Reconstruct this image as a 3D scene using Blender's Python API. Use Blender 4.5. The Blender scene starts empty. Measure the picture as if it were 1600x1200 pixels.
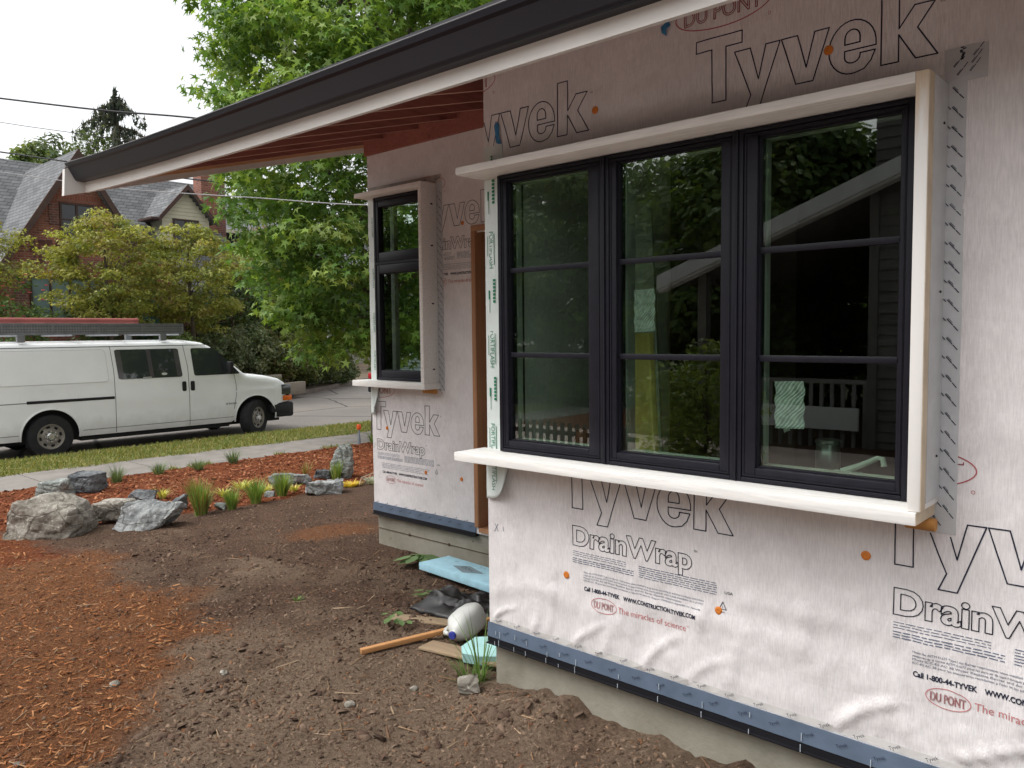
import bpy, bmesh, math, random
import numpy as np
from mathutils import Vector, Matrix, noise

S = bpy.context.scene
COL = S.collection
R = math.radians
random.seed(7)
RNG = np.random.default_rng(7)

# ------------------------------------------------------------------ camera
CAM = Vector((2.5764, -2.6644, 1.6813))
cd = bpy.data.cameras.new('camera')
cam = bpy.data.objects.new('camera', cd)
COL.objects.link(cam)
yaw, pitch, roll = 0.7376, 0.0637, -0.0102
fw = Vector((-math.sin(yaw)*math.cos(pitch), math.cos(yaw)*math.cos(pitch), -math.sin(pitch)))
r0 = fw.cross(Vector((0, 0, 1))).normalized()
u0 = r0.cross(fw)
rr = r0*math.cos(roll)+u0*math.sin(roll)
uu = u0*math.cos(roll)-r0*math.sin(roll)
cam.matrix_world = Matrix(((rr.x, uu.x, -fw.x, CAM.x), (rr.y, uu.y, -fw.y, CAM.y),
                           (rr.z, uu.z, -fw.z, CAM.z), (0, 0, 0, 1)))
cd.sensor_width = 36
cd.lens = 36*1253.2/1600
cd.clip_start = 0.05
cd.clip_end = 3000
S.camera = cam

# ------------------------------------------------------------------ sky and sun
SUN_EL, SUN_ROT = R(56), R(212)
w = bpy.data.worlds.new('World')
S.world = w
w.use_nodes = True
nt = w.node_tree
nt.nodes.clear()
sk = nt.nodes.new('ShaderNodeTexSky')
sk.sky_type = 'NISHITA'
sk.sun_disc = False
sk.sun_elevation = SUN_EL
sk.sun_rotation = SUN_ROT
sk.air_density = 1.0
sk.dust_density = 4.0
sk.ozone_density = 1.0
hs = nt.nodes.new('ShaderNodeHueSaturation')
hs.inputs['Saturation'].default_value = 0.10
hs.inputs['Value'].default_value = 1.12
bg = nt.nodes.new('ShaderNodeBackground')
bg.inputs['Strength'].default_value = 0.15
wo = nt.nodes.new('ShaderNodeOutputWorld')
nt.links.new(sk.outputs[0], hs.inputs['Color'])
nt.links.new(hs.outputs[0], bg.inputs['Color'])
nt.links.new(bg.outputs[0], wo.inputs[0])
sl = bpy.data.lights.new('sun', 'SUN')
sl.energy = 0.5
sl.angle = R(25)
sl.color = (1, 0.97, 0.92)
so = bpy.data.objects.new('sun', sl)
COL.objects.link(so)
# direction TO the sun: over the viewer's left shoulder
sd = Vector((math.sin(SUN_ROT)*math.cos(SUN_EL), math.cos(SUN_ROT)*math.cos(SUN_EL), math.sin(SUN_EL)))
so.rotation_euler = sd.to_track_quat('Z', 'Y').to_euler()
so.location = (0, -10, 30)
S.view_settings.view_transform = 'Standard'
S.view_settings.look = 'None'
S.view_settings.exposure = 0.80
S.view_settings.gamma = 1.0
S.render.engine = 'CYCLES'
S.cycles.max_bounces = 8
S.cycles.transparent_max_bounces = 12

# ------------------------------------------------------------------ materials
def nodes(name):
    m = bpy.data.materials.new(name)
    m.use_nodes = True
    t = m.node_tree
    b = t.nodes['Principled BSDF']
    return m, t, b

def N(t, kind, **kw):
    n = t.nodes.new(kind)
    for k, v in kw.items():
        if k in n.inputs.keys() if hasattr(n.inputs, 'keys') else False:
            n.inputs[k].default_value = v
        else:
            setattr(n, k, v)
    return n

def noise_tex(t, co, scale, detail=4, rough=.55):
    n = t.nodes.new('ShaderNodeTexNoise')
    n.inputs['Scale'].default_value = scale
    n.inputs['Detail'].default_value = detail
    n.inputs['Roughness'].default_value = rough
    t.links.new(co, n.inputs['Vector'])
    return n.outputs['Fac']

def objco(t, scale=None):
    c = t.nodes.new('ShaderNodeTexCoord')
    o = c.outputs['Object']
    if scale:
        mp = t.nodes.new('ShaderNodeMapping')
        mp.inputs['Scale'].default_value = scale
        t.links.new(o, mp.inputs['Vector'])
        o = mp.outputs[0]
    return o

def ramp(t, fac, stops):
    r = t.nodes.new('ShaderNodeValToRGB')
    e = r.color_ramp.elements
    while len(e) < len(stops):
        e.new(0.5)
    for el, (p, c) in zip(e, stops):
        el.position = p
        el.color = (*c[:3], 1)
    t.links.new(fac, r.inputs[0])
    return r.outputs[0]

def mixc(t, fac, a, b, mode='MIX'):
    n = t.nodes.new('ShaderNodeMix')
    n.data_type = 'RGBA'
    n.blend_type = mode
    for sock, v in ((n.inputs[0], fac), (n.inputs[6], a), (n.inputs[7], b)):
        if hasattr(v, 'links') or hasattr(v, 'is_linked'):
            t.links.new(v, sock)
        elif isinstance(v, (int, float)):
            sock.default_value = v
        else:
            sock.default_value = (*v[:3], 1)
    return n.outputs[2]

def bump(t, b, h, strength=.3, dist=.01, prev=None):
    n = t.nodes.new('ShaderNodeBump')
    n.inputs['Strength'].default_value = strength
    n.inputs['Distance'].default_value = dist
    t.links.new(h, n.inputs['Height'])
    if prev is not None:
        t.links.new(prev, n.inputs['Normal'])
    if b is not None:
        t.links.new(n.outputs[0], b.inputs['Normal'])
    return n.outputs[0]

def c3(c, k):
    return tuple(max(0, min(1, x*k)) for x in c)

def mat(name, col, rough=.7, var=.15, scale=6, bmp=0, bscale=80, spec=.3, metal=0, tint=False, stretch=None, bdist=.004, coat=0):
    m, t, b = nodes(name)
    co = objco(t, stretch)
    f = noise_tex(t, co, scale)
    c = ramp(t, f, [(.3, c3(col, 1-var)), (.7, c3(col, 1+var))])
    if tint:
        a = t.nodes.new('ShaderNodeAttribute')
        a.attribute_name = 'tint'
        c = mixc(t, 1.0, c, a.outputs['Color'], 'MULTIPLY')
    t.links.new(c, b.inputs['Base Color'])
    b.inputs['Roughness'].default_value = rough
    b.inputs['Specular IOR Level'].default_value = spec
    b.inputs['Metallic'].default_value = metal
    b.inputs['Coat Weight'].default_value = coat
    if bmp:
        bump(t, b, noise_tex(t, co, bscale, 5), bmp, bdist)
    return m

def leafmat(name, rough=.55, trans=.35, spec=.35):
    """leaf colour comes from the per-leaf tint attribute"""
    m, t, b = nodes(name)
    a = t.nodes.new('ShaderNodeAttribute')
    a.attribute_name = 'tint'
    t.links.new(a.outputs['Color'], b.inputs['Base Color'])
    b.inputs['Roughness'].default_value = rough
    b.inputs['Specular IOR Level'].default_value = spec
    tr = t.nodes.new('ShaderNodeBsdfTranslucent')
    c = mixc(t, 1.0, a.outputs['Color'], (1.25, 1.2, .55), 'MULTIPLY')
    t.links.new(c, tr.inputs['Color'])
    mx = t.nodes.new('ShaderNodeMixShader')
    mx.inputs[0].default_value = trans
    t.links.new(b.outputs[0], mx.inputs[1])
    t.links.new(tr.outputs[0], mx.inputs[2])
    t.links.new(mx.outputs[0], t.nodes['Material Output'].inputs[0])
    return m

def glassmat(name, tintc, refl=1.8, rough=0.0):
    m, t, b = nodes(name)
    t.nodes.remove(b)
    tr = t.nodes.new('ShaderNodeBsdfTransparent')
    tr.inputs[0].default_value = (*tintc, 1)
    gl = t.nodes.new('ShaderNodeBsdfGlossy')
    gl.inputs['Roughness'].default_value = rough
    gl.inputs['Color'].default_value = (.93, 1, .95, 1)
    fr = t.nodes.new('ShaderNodeFresnel')
    fr.inputs['IOR'].default_value = 1.5
    mu = t.nodes.new('ShaderNodeMath')
    mu.operation = 'MULTIPLY'
    mu.use_clamp = True
    mu.inputs[1].default_value = refl
    t.links.new(fr.outputs[0], mu.inputs[0])
    # only the outer face mirrors; the inner face of the pane just lets light through
    ge = t.nodes.new('ShaderNodeNewGeometry')
    iv = t.nodes.new('ShaderNodeMath')
    iv.operation = 'SUBTRACT'
    iv.inputs[0].default_value = 1
    t.links.new(ge.outputs['Backfacing'], iv.inputs[1])
    m2 = t.nodes.new('ShaderNodeMath')
    m2.operation = 'MULTIPLY'
    t.links.new(mu.outputs[0], m2.inputs[0])
    t.links.new(iv.outputs[0], m2.inputs[1])
    mu = m2
    mx = t.nodes.new('ShaderNodeMixShader')
    t.links.new(mu.outputs[0], mx.inputs[0])
    t.links.new(tr.outputs[0], mx.inputs[1])
    t.links.new(gl.outputs[0], mx.inputs[2])
    t.links.new(mx.outputs[0], t.nodes['Material Output'].inputs[0])
    return m

def woodmat(name, col, var=.22, axis=0, rough=.65, knots=0.0, spec=.3):
    m, t, b = nodes(name)
    sc = [40, 40, 40]
    sc[axis] = 1.6
    co = objco(t, tuple(sc))
    f = noise_tex(t, co, 1.0, 5, .6)
    c = ramp(t, f, [(.3, c3(col, 1-var)), (.5, col), (.72, c3(col, 1+var*.6))])
    co2 = objco(t)
    f2 = noise_tex(t, co2, 2.2, 3)
    c = mixc(t, .35, c, ramp(t, f2, [(.35, c3(col, .75)), (.65, c3(col, 1.15))]), 'MIX')
    if knots:
        sk = [5, 5, 5]
        sk[axis] = 2.2
        v = t.nodes.new('ShaderNodeTexVoronoi')
        v.inputs['Scale'].default_value = 1.0
        t.links.new(objco(t, tuple(sk)), v.inputs['Vector'])
        k = ramp(t, v.outputs['Distance'], [(.05, (1, 1, 1)), (.16, (0, 0, 0))])
        c = mixc(t, k, c, c3(col, knots))
    t.links.new(c, b.inputs['Base Color'])
    b.inputs['Roughness'].default_value = rough
    b.inputs['Specular IOR Level'].default_value = spec
    bump(t, b, f, .15, .002)
    return m

def brickmat(name, c1, c2, mortar, bw, bh, msize=.012, stone=.0, vary=.5, rough=.9):
    """bricks or shingles in courses; pattern runs along x+y and up z"""
    m, t, b = nodes(name)
    tc = t.nodes.new('ShaderNodeTexCoord')
    sp = t.nodes.new('ShaderNodeSeparateXYZ')
    t.links.new(tc.outputs['Object'], sp.inputs[0])
    ad = t.nodes.new('ShaderNodeMath')
    t.links.new(sp.outputs[0], ad.inputs[0])
    t.links.new(sp.outputs[1], ad.inputs[1])
    cb = t.nodes.new('ShaderNodeCombineXYZ')
    t.links.new(ad.outputs[0], cb.inputs[0])
    t.links.new(sp.outputs[2], cb.inputs[1])
    br = t.nodes.new('ShaderNodeTexBrick')
    br.inputs['Scale'].default_value = 1.0
    br.inputs['Brick Width'].default_value = bw
    br.inputs['Row Height'].default_value = bh
    br.inputs['Mortar Size'].default_value = msize
    br.inputs['Mortar Smooth'].default_value = .3
    br.inputs['Bias'].default_value = vary-.5
    br.inputs['Color1'].default_value = (*c1, 1)
    br.inputs['Color2'].default_value = (*c2, 1)
    br.inputs['Mortar'].default_value = (*mortar, 1)
    t.links.new(cb.outputs[0], br.inputs['Vector'])
    f = noise_tex(t, tc.outputs['Object'], 1.3, 4)
    c = mixc(t, .6, br.outputs['Color'], ramp(t, f, [(.3, (.6, .6, .6)), (.7, (1.25, 1.25, 1.25))]), 'MULTIPLY')
    t.links.new(c, b.inputs['Base Color'])
    b.inputs['Roughness'].default_value = rough
    inv = t.nodes.new('ShaderNodeMath')
    inv.operation = 'SUBTRACT'
    inv.inputs[0].default_value = 1
    t.links.new(br.outputs['Fac'], inv.inputs[1])
    bump(t, b, inv.outputs[0], .6, .012)
    return m

# ------------------------------------------------------------------ mesh helpers
class MB:
    def __init__(s):
        s.v, s.f, s.t, s.mi = [], [], [], []
    def add(s, vs, fs, tint=(1, 1, 1), mi=0):
        o = len(s.v)
        s.v += [tuple(p) for p in vs]
        for f in fs:
            s.f.append(tuple(i+o for i in f))
            s.t.append(tint)
            s.mi.append(mi)
        return s
    def box(s, x0, x1, y0, y1, z0, z1, M=None, bev=0, **k):
        if bev:
            bm = bmesh.new()
            bmesh.ops.create_cube(bm, size=1)
            bmesh.ops.scale(bm, vec=(abs(x1-x0), abs(y1-y0), abs(z1-z0)), verts=bm.verts)
            bmesh.ops.translate(bm, vec=((x0+x1)/2, (y0+y1)/2, (z0+z1)/2), verts=bm.verts)
            bmesh.ops.bevel(bm, geom=bm.edges[:], offset=bev, segments=2, affect='EDGES', profile=.5)
            s.bm(bm, M, **k)
            return s
        vs = [(x, y, z) for x in (x0, x1) for y in (y0, y1) for z in (z0, z1)]
        if M:
            vs = [M @ Vector(p) for p in vs]
        return s.add(vs, [(0, 1, 3, 2), (4, 6, 7, 5), (0, 4, 5, 1), (2, 3, 7, 6), (0, 2, 6, 4), (1, 5, 7, 3)], **k)
    def bm(s, bm, M=None, **k):
        bm.verts.index_update()
        vs = [(M @ v.co) if M else v.co.copy() for v in bm.verts]
        s.add(vs, [[v.index for v in f.verts] for f in bm.faces], **k)
        bm.free()
        return s
    def prism(s, poly, a, b, axis='x', M=None, **k):
        """extrude a 2-D polygon along an axis; poly holds the other two coordinates in xyz order"""
        n = len(poly)
        def P(p, q):
            return {'x': (q, p[0], p[1]), 'y': (p[0], q, p[1]), 'z': (p[0], p[1], q)}[axis]
        vs = [P(p, a) for p in poly]+[P(p, b) for p in poly]
        if M:
            vs = [M @ Vector(p) for p in vs]
        fs = [tuple(range(n))[::-1], tuple(range(n, 2*n))]+[(i, (i+1) % n, n+(i+1) % n, n+i) for i in range(n)]
        return s.add(vs, fs, **k)
    def tube(s, pts, r, n=8, cap=True, **k):
        pts = [Vector(p) for p in pts]
        rs = r if isinstance(r, (list, tuple)) else [r]*len(pts)
        vs, fs = [], []
        prev = None
        for i, p in enumerate(pts):
            d = (pts[min(i+1, len(pts)-1)]-pts[max(i-1, 0)]).normalized()
            a = Vector((0, 0, 1)) if abs(d.z) < .9 else Vector((1, 0, 0))
            if prev is not None:
                a = prev
            x = d.cross(a).normalized()
            y = x.cross(d).normalized()
            prev = y
            for j in range(n):
                t = 2*math.pi*j/n
                vs.append(p+(x*math.cos(t)+y*math.sin(t))*rs[i])
        for i in range(len(pts)-1):
            for j in range(n):
                fs.append((i*n+j, i*n+(j+1) % n, (i+1)*n+(j+1) % n, (i+1)*n+j))
        if cap:
            fs += [tuple(range(n))[::-1], tuple(range((len(pts)-1)*n, len(pts)*n))]
        return s.add(vs, fs, **k)
    def lathe(s, prof, n=24, M=None, cap=True, **k):
        """profile of (radius, height) turned about z"""
        vs, fs = [], []
        for (rad, h) in prof:
            for j in range(n):
                t = 2*math.pi*j/n
                vs.append(Vector((rad*math.cos(t), rad*math.sin(t), h)))
        for i in range(len(prof)-1):
            for j in range(n):
                fs.append((i*n+j, i*n+(j+1) % n, (i+1)*n+(j+1) % n, (i+1)*n+j))
        if cap:
            fs += [tuple(range(n))[::-1], tuple(range((len(prof)-1)*n, len(prof)*n))]
        if M:
            vs = [M @ p for p in vs]
        return s.add(vs, fs, **k)
    def build(s, name, m, parent=None, smooth=False, local=False, fix=True):
        me = bpy.data.meshes.new(name)
        me.from_pydata(s.v, [], s.f)
        for mm in (m if isinstance(m, (list, tuple)) else [m]):
            me.materials.append(mm)
        if any(s.mi):
            me.polygons.foreach_set('material_index', s.mi)
        if any(t != (1, 1, 1) for t in s.t):
            at = me.attributes.new('tint', 'FLOAT_COLOR', 'FACE')
            at.data.foreach_set('color', [c for t in s.t for c in (*t[:3], 1)])
        if fix:
            bm = bmesh.new()
            bm.from_mesh(me)
            bmesh.ops.recalc_face_normals(bm, faces=bm.faces)
            bm.to_mesh(me)
            bm.free()
        return link(name, me, parent, smooth, local)

def link(name, me, parent=None, smooth=False, local=False):
    o = bpy.data.objects.new(name, me)
    COL.objects.link(o)
    if smooth:
        me.polygons.foreach_set('use_smooth', [True]*len(me.polygons))
        if smooth != 'all':
            try:
                me.set_sharp_from_angle(angle=R(smooth if smooth is not True else 40))
            except Exception:
                pass
    if parent:
        o.parent = parent
        if not local:
            o.matrix_parent_inverse = basis(parent).inverted()
    me.update()
    return o

def basis(o):
    m = o.matrix_basis.copy()
    while o.parent:
        m = o.parent.matrix_basis @ o.matrix_parent_inverse @ m if False else (o.parent.matrix_basis @ (o.matrix_parent_inverse @ m))
        o = o.parent
    return m

def thing(name, label, cat, loc=(0, 0, 0), rotz=0, group=None):
    o = bpy.data.objects.new(name, None)
    o.empty_display_size = .2
    COL.objects.link(o)
    o.location = loc
    o.rotation_euler = (0, 0, rotz)
    return tag(o, label, cat, group)

def tag(o, label, cat, group=None, kind=None):
    if label:
        o['label'] = label
    if cat:
        o['category'] = cat
    if group:
        o['group'] = group
    if kind:
        o['kind'] = kind
    return o

def struct(o):
    o['kind'] = 'structure'
    return o

def scat(name, tv, tf, locs, rots, scales, tints, m, parent=None, local=False):
    """many small leaves, blades or chips joined into one mesh (numpy)"""
    tv = np.asarray(tv, float)
    n, k = len(locs), len(tv)
    scales = np.asarray(scales, float)
    if scales.ndim == 1:
        scales = scales[:, None]
    V = np.einsum('nij,nkj->nki', rots, tv[None]*scales[:, None, :])+np.asarray(locs)[:, None, :]
    me = bpy.data.meshes.new(name)
    me.vertices.add(n*k)
    me.vertices.foreach_set('co', V.astype(np.float32).ravel())
    lens = np.array([len(f) for f in tf])
    flat = np.concatenate([np.array(f) for f in tf])
    L = (flat[None]+np.arange(n)[:, None]*k).ravel()
    lt = np.tile(lens, n)
    st = np.concatenate([[0], np.cumsum(lt)[:-1]])
    me.loops.add(len(L))
    me.loops.foreach_set('vertex_index', L.astype(np.int32))
    me.polygons.add(len(lt))
    me.polygons.foreach_set('loop_start', st.astype(np.int32))
    try:
        me.polygons.foreach_set('loop_total', lt.astype(np.int32))
    except Exception:
        pass
    me.update(calc_edges=True)
    at = me.attributes.new('tint', 'FLOAT_COLOR', 'FACE')
    c = np.concatenate([np.asarray(tints), np.ones((n, 1))], 1)
    at.data.foreach_set('color', np.repeat(c, len(tf), 0).astype(np.float32).ravel())
    me.materials.append(m)
    me.validate()
    return link(name, me, parent, False, local)

def rotations(nrm, spin=None):
    """orthonormal frames whose z axis is nrm, spun at random"""
    nrm = nrm/np.linalg.norm(nrm, axis=1, keepdims=True)
    n = len(nrm)
    a = RNG.normal(size=(n, 3)) if spin is None else spin
    x = a-(a*nrm).sum(1, keepdims=True)*nrm
    x /= np.linalg.norm(x, axis=1, keepdims=True)+1e-9
    y = np.cross(nrm, x)
    return np.stack([x, y, nrm], -1)

def fbm(x, y, z=0, o=4):
    return noise.fractal(Vector((x, y, z)), 1.0, 2.0, o)

# text: filled mesh of the built-in font, cached
TXT = {}
def text2d(body, bold=False):
    if (body, bold) in TXT:
        return TXT[(body, bold)]
    cu = bpy.data.curves.new('t', 'FONT')
    cu.body = body
    cu.size = 1
    cu.resolution_u = 4
    cu.offset = .034 if bold else 0
    o = bpy.data.objects.new('t', cu)
    COL.objects.link(o)
    dg = bpy.context.evaluated_depsgraph_get()
    me = bpy.data.meshes.new_from_object(o.evaluated_get(dg))
    vs = [(v.co.x, v.co.y) for v in me.vertices]
    fs = [tuple(p.vertices) for p in me.polygons]
    cnt = {}
    for f in fs:
        for i in range(len(f)):
            a, b = f[i], f[(i+1) % len(f)]
            k = (min(a, b), max(a, b))
            cnt[k] = cnt.get(k, 0)+1
    be = [k for k, c in cnt.items() if c == 1]
    bpy.data.objects.remove(o)
    bpy.data.meshes.remove(me)
    bpy.data.curves.remove(cu)
    TXT[(body, bold)] = (vs, fs, be)
    return vs, fs, be

def text_fit(body, x, z, width=None, height=None, shear=0, bold=False):
    """returns scaled 2-D text placed with its lower-left baseline corner at (x, z)"""
    vs, fs, be = text2d(body, bold)
    x0 = min(p[0] for p in vs)
    x1 = max(p[0] for p in vs)
    cap = .73
    sz = height/cap if height else width/(x1-x0)
    sx = width/(x1-x0) if width else sz
    return [(x+(p[0]-x0)*sx+shear*p[1]*sz, z+p[1]*sz) for p in vs], fs, be
# ------------------------------------------------------------------ ground
def sstep(a, b, x):
    t = max(0, min(1, (x-a)/(b-a)))
    return t*t*(3-2*t)

def gbase(x):
    if x > -1:
        return 0.0
    if x > -8.95:
        return -.26*(-x-1)/7.95
    return -.26

def gz(x, y):
    z = gbase(x)
    if x < -8.95:
        return z-.05*sstep(-8.95, -9.05, x)
    # soil banked up against the foundation
    if x > -.2 and y < .3:
        m = sstep(-.2, .45, x)*(.07+.05*fbm(x*2.2, 3.1)+.03*fbm(x*9, 7.7))
        z += max(0, m)*sstep(-.55, -.02, y)
    # a hollow and a small bank by the far corner
    z += .02*math.exp(-((x+2.2)**2/.35+(y-1.3)**2/.06))
    z += .05*math.exp(-((x+2.95)**2/.12+(y-1.2)**2/.2))
    z += .020*fbm(x*1.3, y*1.3)+.011*fbm(x*5, y*5, 4)+.006*fbm(x*18, y*18, 9, 3)
    return z

POLY = [(-6.6, -.6), (-6.01, -.21), (-4.1, -.16), (-2.57, -.21), (-1.6, -.40), (-1.59, -.72), (-1.24, -.92),
        (-1.1, -1.16), (-.86, -1.38), (-.66, -1.48), (-.55, -2.2), (-.6, -5), (-7, -5)]
def inpoly(x, y, P):
    c = False
    j = len(P)-1
    for i in range(len(P)):
        xi, yi = P[i]
        xj, yj = P[j]
        if (yi > y) != (yj > y) and x < (xj-xi)*(y-yi)/(yj-yi)+xi:
            c = not c
        j = i
    return c

def edge_dist(x, y, P):
    d = 9
    for i in range(len(P)):
        ax, ay = P[i]
        bx, by = P[(i+1) % len(P)]
        t = max(0, min(1, ((x-ax)*(bx-ax)+(y-ay)*(by-ay))/((bx-ax)**2+(by-ay)**2)))
        d = min(d, math.hypot(x-ax-t*(bx-ax), y-ay-t*(by-ay)))
    return d if inpoly(x, y, P) else -d

def bedline(y):
    """x of the row of stones: mulch bed on the street side of it"""
    pts = [(-4, -6.3), (-.6, -6.3), (.2, -5.75), (.9, -5.5), (1.6, -5.25), (2.4, -5.3), (3.2, -5.35), (5, -5.5), (9, -6)]
    for (a, b), (c, d) in zip(pts, pts[1:]):
        if y <= c:
            return b+(d-b)*(y-a)/(c-a)
    return pts[-1][1]

def mulch(x, y):
    """0 soil .. 1 bark mulch (ragged edge)"""
    n = .55*fbm(x*1.1, y*1.1, 2)+.25*fbm(x*4, y*4, 5)
    a = sstep(-.16, .22, edge_dist(x, y, POLY)+.45*n)
    b = sstep(-.06, .1, bedline(y)-x+.15*n) if x < -4.6 else 0
    c = sstep(.35, .8, 1-(((x+3.3)/.55)**2+((y-1.45)/.7)**2)+.5*n)*.8 if y > .4 else 0
    return max(a, b, c)

def soilmat():
    m, t, b = nodes('garden soil and bark')
    a = t.nodes.new('ShaderNodeAttribute')
    a.attribute_name = 'cover'
    sp = t.nodes.new('ShaderNodeSeparateColor')
    t.links.new(a.outputs['Color'], sp.inputs[0])
    co = objco(t)
    n1 = noise_tex(t, co, 55, 6, .7)
    n2 = noise_tex(t, co, 2.2, 5, .6)
    n3 = noise_tex(t, objco(t, (160, 90, 160)), 1, 3, .6)
    soil = ramp(t, n1, [(.30, (.038, .022, .015)), (.52, (.125, .076, .052)), (.74, (.23, .148, .10))])
    dry = ramp(t, n1, [(.3, (.13, .090, .062)), (.55, (.265, .190, .132)), (.8, (.37, .275, .195))])
    bark = ramp(t, n1, [(.28, (.045, .020, .011)), (.5, (.20, .078, .031)), (.72, (.37, .17, .074))])
    bark = mixc(t, .4, bark, ramp(t, n3, [(.35, (.08, .032, .016)), (.6, (.28, .125, .055))]))
    red = mixc(t, 1, bark, (.95, .66, .56), 'MULTIPLY')
    c = mixc(t, sp.outputs[1], soil, dry)
    c = mixc(t, .5, c, ramp(t, n2, [(.3, (.55, .55, .55)), (.7, (1.3, 1.3, 1.3))]), 'MULTIPLY')
    bb = mixc(t, sp.outputs[2], bark, red)
    c = mixc(t, sp.outputs[0], c, bb)
    t.links.new(c, b.inputs['Base Color'])
    b.inputs['Roughness'].default_value = .95
    b.inputs['Specular IOR Level'].default_value = .15
    p = bump(t, None, n1, .9, .02)
    bump(t, b, noise_tex(t, co, 220, 3, .6), .6, .006, p)
    return m

def axis(*seg):
    out = []
    for a, b, st in seg:
        n = max(1, round((b-a)/st))
        out += [a+(b-a)*i/n for i in range(n)]
    return out+[seg[-1][1]]

XS = axis((-8.95, -3.4, .06), (-3.4, 1.9, .026), (1.9, 6, .15))
YS = axis((-18, -2.4, .35), (-2.4, 1.6, .026), (1.6, 8.5, .07))
gv, cover = [], []
for y in YS:
    for x in XS:
        gv.append((x, y, gz(x, y)))
        mm = mulch(x, y)
        d = sstep(.0, .8, .8*fbm(x*1.3+3, y*1.3, 1)+1.3-1.0*math.hypot((x+.3)/2.0, (y+.55)/1.0))
        d = max(d, .75*sstep(.1, .6, 1-math.hypot((x+2.7)/.8, (y-.45)/.3)+.4*fbm(x*3, y*3)))
        d = max(d, .55*sstep(.1, .6, 1-math.hypot((x+1.7)/.5, (y-.8)/.25)+.4*fbm(x*3, y*3)))
        d = max(d, .50*sstep(-.15, .6, fbm(x*2.1, y*2.1, 8))*sstep(2.2, .8, y-.15*x))
        cover.append((mm, min(1, d), 1.0 if x < -4.6 else 0.0, 1))
nx = len(XS)
gf = [(j*nx+i, j*nx+i+1, (j+1)*nx+i+1, (j+1)*nx+i) for j in range(len(YS)-1) for i in range(nx-1)]
me = bpy.data.meshes.new('garden_soil')
me.from_pydata(gv, [], gf)
at = me.attributes.new('cover', 'FLOAT_COLOR', 'POINT')
at.data.foreach_set('color', [q for c in cover for q in c])
me.materials.append(soilmat())
struct(link('garden_soil', me, None, 'all'))

# loose bark, clods and twigs lying on the soil
def chips(name, pts, lmin, lmax, asp, cols, tilt, lift=.004):
    n = len(pts)
    tv = [(-.5, -.5, -.3), (.5, -.42, -.3), (.5, .4, -.3), (-.5, .5, -.3), (-.46, -.2, .5), (.48, -.1, .42), (.42, .3, .5), (-.48, .32, .36)]
    tf = [(0, 1, 5, 4), (1, 2, 6, 5), (2, 3, 7, 6), (3, 0, 4, 7), (4, 5, 6, 7)]
    L = lmin+(lmax-lmin)*RNG.random(n)**2.2
    W = L*(asp[0]+(asp[1]-asp[0])*RNG.random(n))
    T = W*(.25+.35*RNG.random(n))
    nr = np.stack([RNG.normal(0, tilt, n), RNG.normal(0, tilt, n), np.ones(n)], 1)
    cols = np.array(cols)
    ci = cols[RNG.integers(0, len(cols), n)]*(.7+.6*RNG.random((n, 1)))
    P = np.array(pts)
    P[:, 2] += lift*RNG.random(n)
    o = scat(name, tv, tf, P, rotations(nr), np.stack([L, W, T], 1), ci, M_chip)
    return o
M_chip = mat('loose bark pieces', (1, 1, 1), .95, .1, 30, spec=.1, tint=True)

def spread(n, x0, x1, y0, y1, keep):
    out = []
    while len(out) < n:
        x = random.uniform(x0, x1)
        y = random.uniform(y0, y1)
        if keep(x, y):
            out.append((x, y, gz(x, y)))
    return out
def vis(x, y):
    # thin the pieces with distance from the viewer, they shrink to less than a pixel
    d = math.hypot(x-CAM.x, y-CAM.y)
    return random.random() < min(1, (3.6/d)**1.3) and not (x > -.05 and y > -.02) and not (x > -2.6 and y > 1.33)
bark_cols = [(.34, .140, .056), (.25, .095, .038), (.36, .165, .072), (.16, .060, .028), (.30, .118, .048), (.42, .215, .100), (.11, .045, .025), (.18, .10, .06)]
red_cols = [(.24, .078, .038), (.30, .115, .058), (.16, .052, .028), (.36, .165, .085), (.11, .038, .02)]
soil_cols = [(.15, .100, .070), (.07, .045, .033), (.19, .135, .095), (.22, .155, .108), (.10, .064, .046), (.19, .095, .052), (.16, .11, .08), (.12, .080, .056), (.20, .13, .085)]
tag(chips('bark_mulch', spread(19000, -6.4, .4, -2.6, .5, lambda x, y: vis(x, y) and random.random() < mulch(x, y)**1.6),
          .008, .046, (.09, .28), bark_cols, .28, .012), 'orange brown bark chips strewn over the near left of the garden', 'bark mulch', None, 'stuff')
tag(chips('bark_mulch', spread(9000, -8.9, -4.9, -1.2, 6.5, lambda x, y: x < bedline(y) and mulch(x, y) > .5),
          .02, .075, (.25, .6), red_cols, .35, .014), 'red brown bark chips in the bed between the stones and the pavement', 'bark mulch', None, 'stuff')
tag(chips('soil_crumbs', spread(34000, -5.3, 1.7, -2.4, 2.4, lambda x, y: vis(x, y) and random.random() > mulch(x, y)*.8),
          .004, .024, (.25, .95), soil_cols, .5, .003), 'crumbs of dark soil and bits of bark over the bare ground', 'soil', None, 'stuff')

tag(chips('soil_crumbs', spread(1500, -4.8, 1.5, -2.3, 1.6, lambda x, y: vis(x, y) and mulch(x, y) < .25 and fbm(x*1.6+4, y*1.6, 6) > -.05),
          .015, .055, (.55, .95), [(.13, .085, .06), (.09, .057, .042), (.16, .11, .08)], .6, .004), 'small clods of loose soil over the bare ground', 'soil', None, 'stuff')
tag(chips('twigs', spread(900, -4.8, 1.5, -2.3, 1.8, lambda x, y: vis(x, y)),
          .03, .14, (.035, .07), [(.27, .18, .11), (.20, .12, .07), (.36, .26, .17), (.14, .08, .05)], .15, .010), 'thin twigs and splinters over the bare ground', 'twigs', None, 'stuff')

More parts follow.
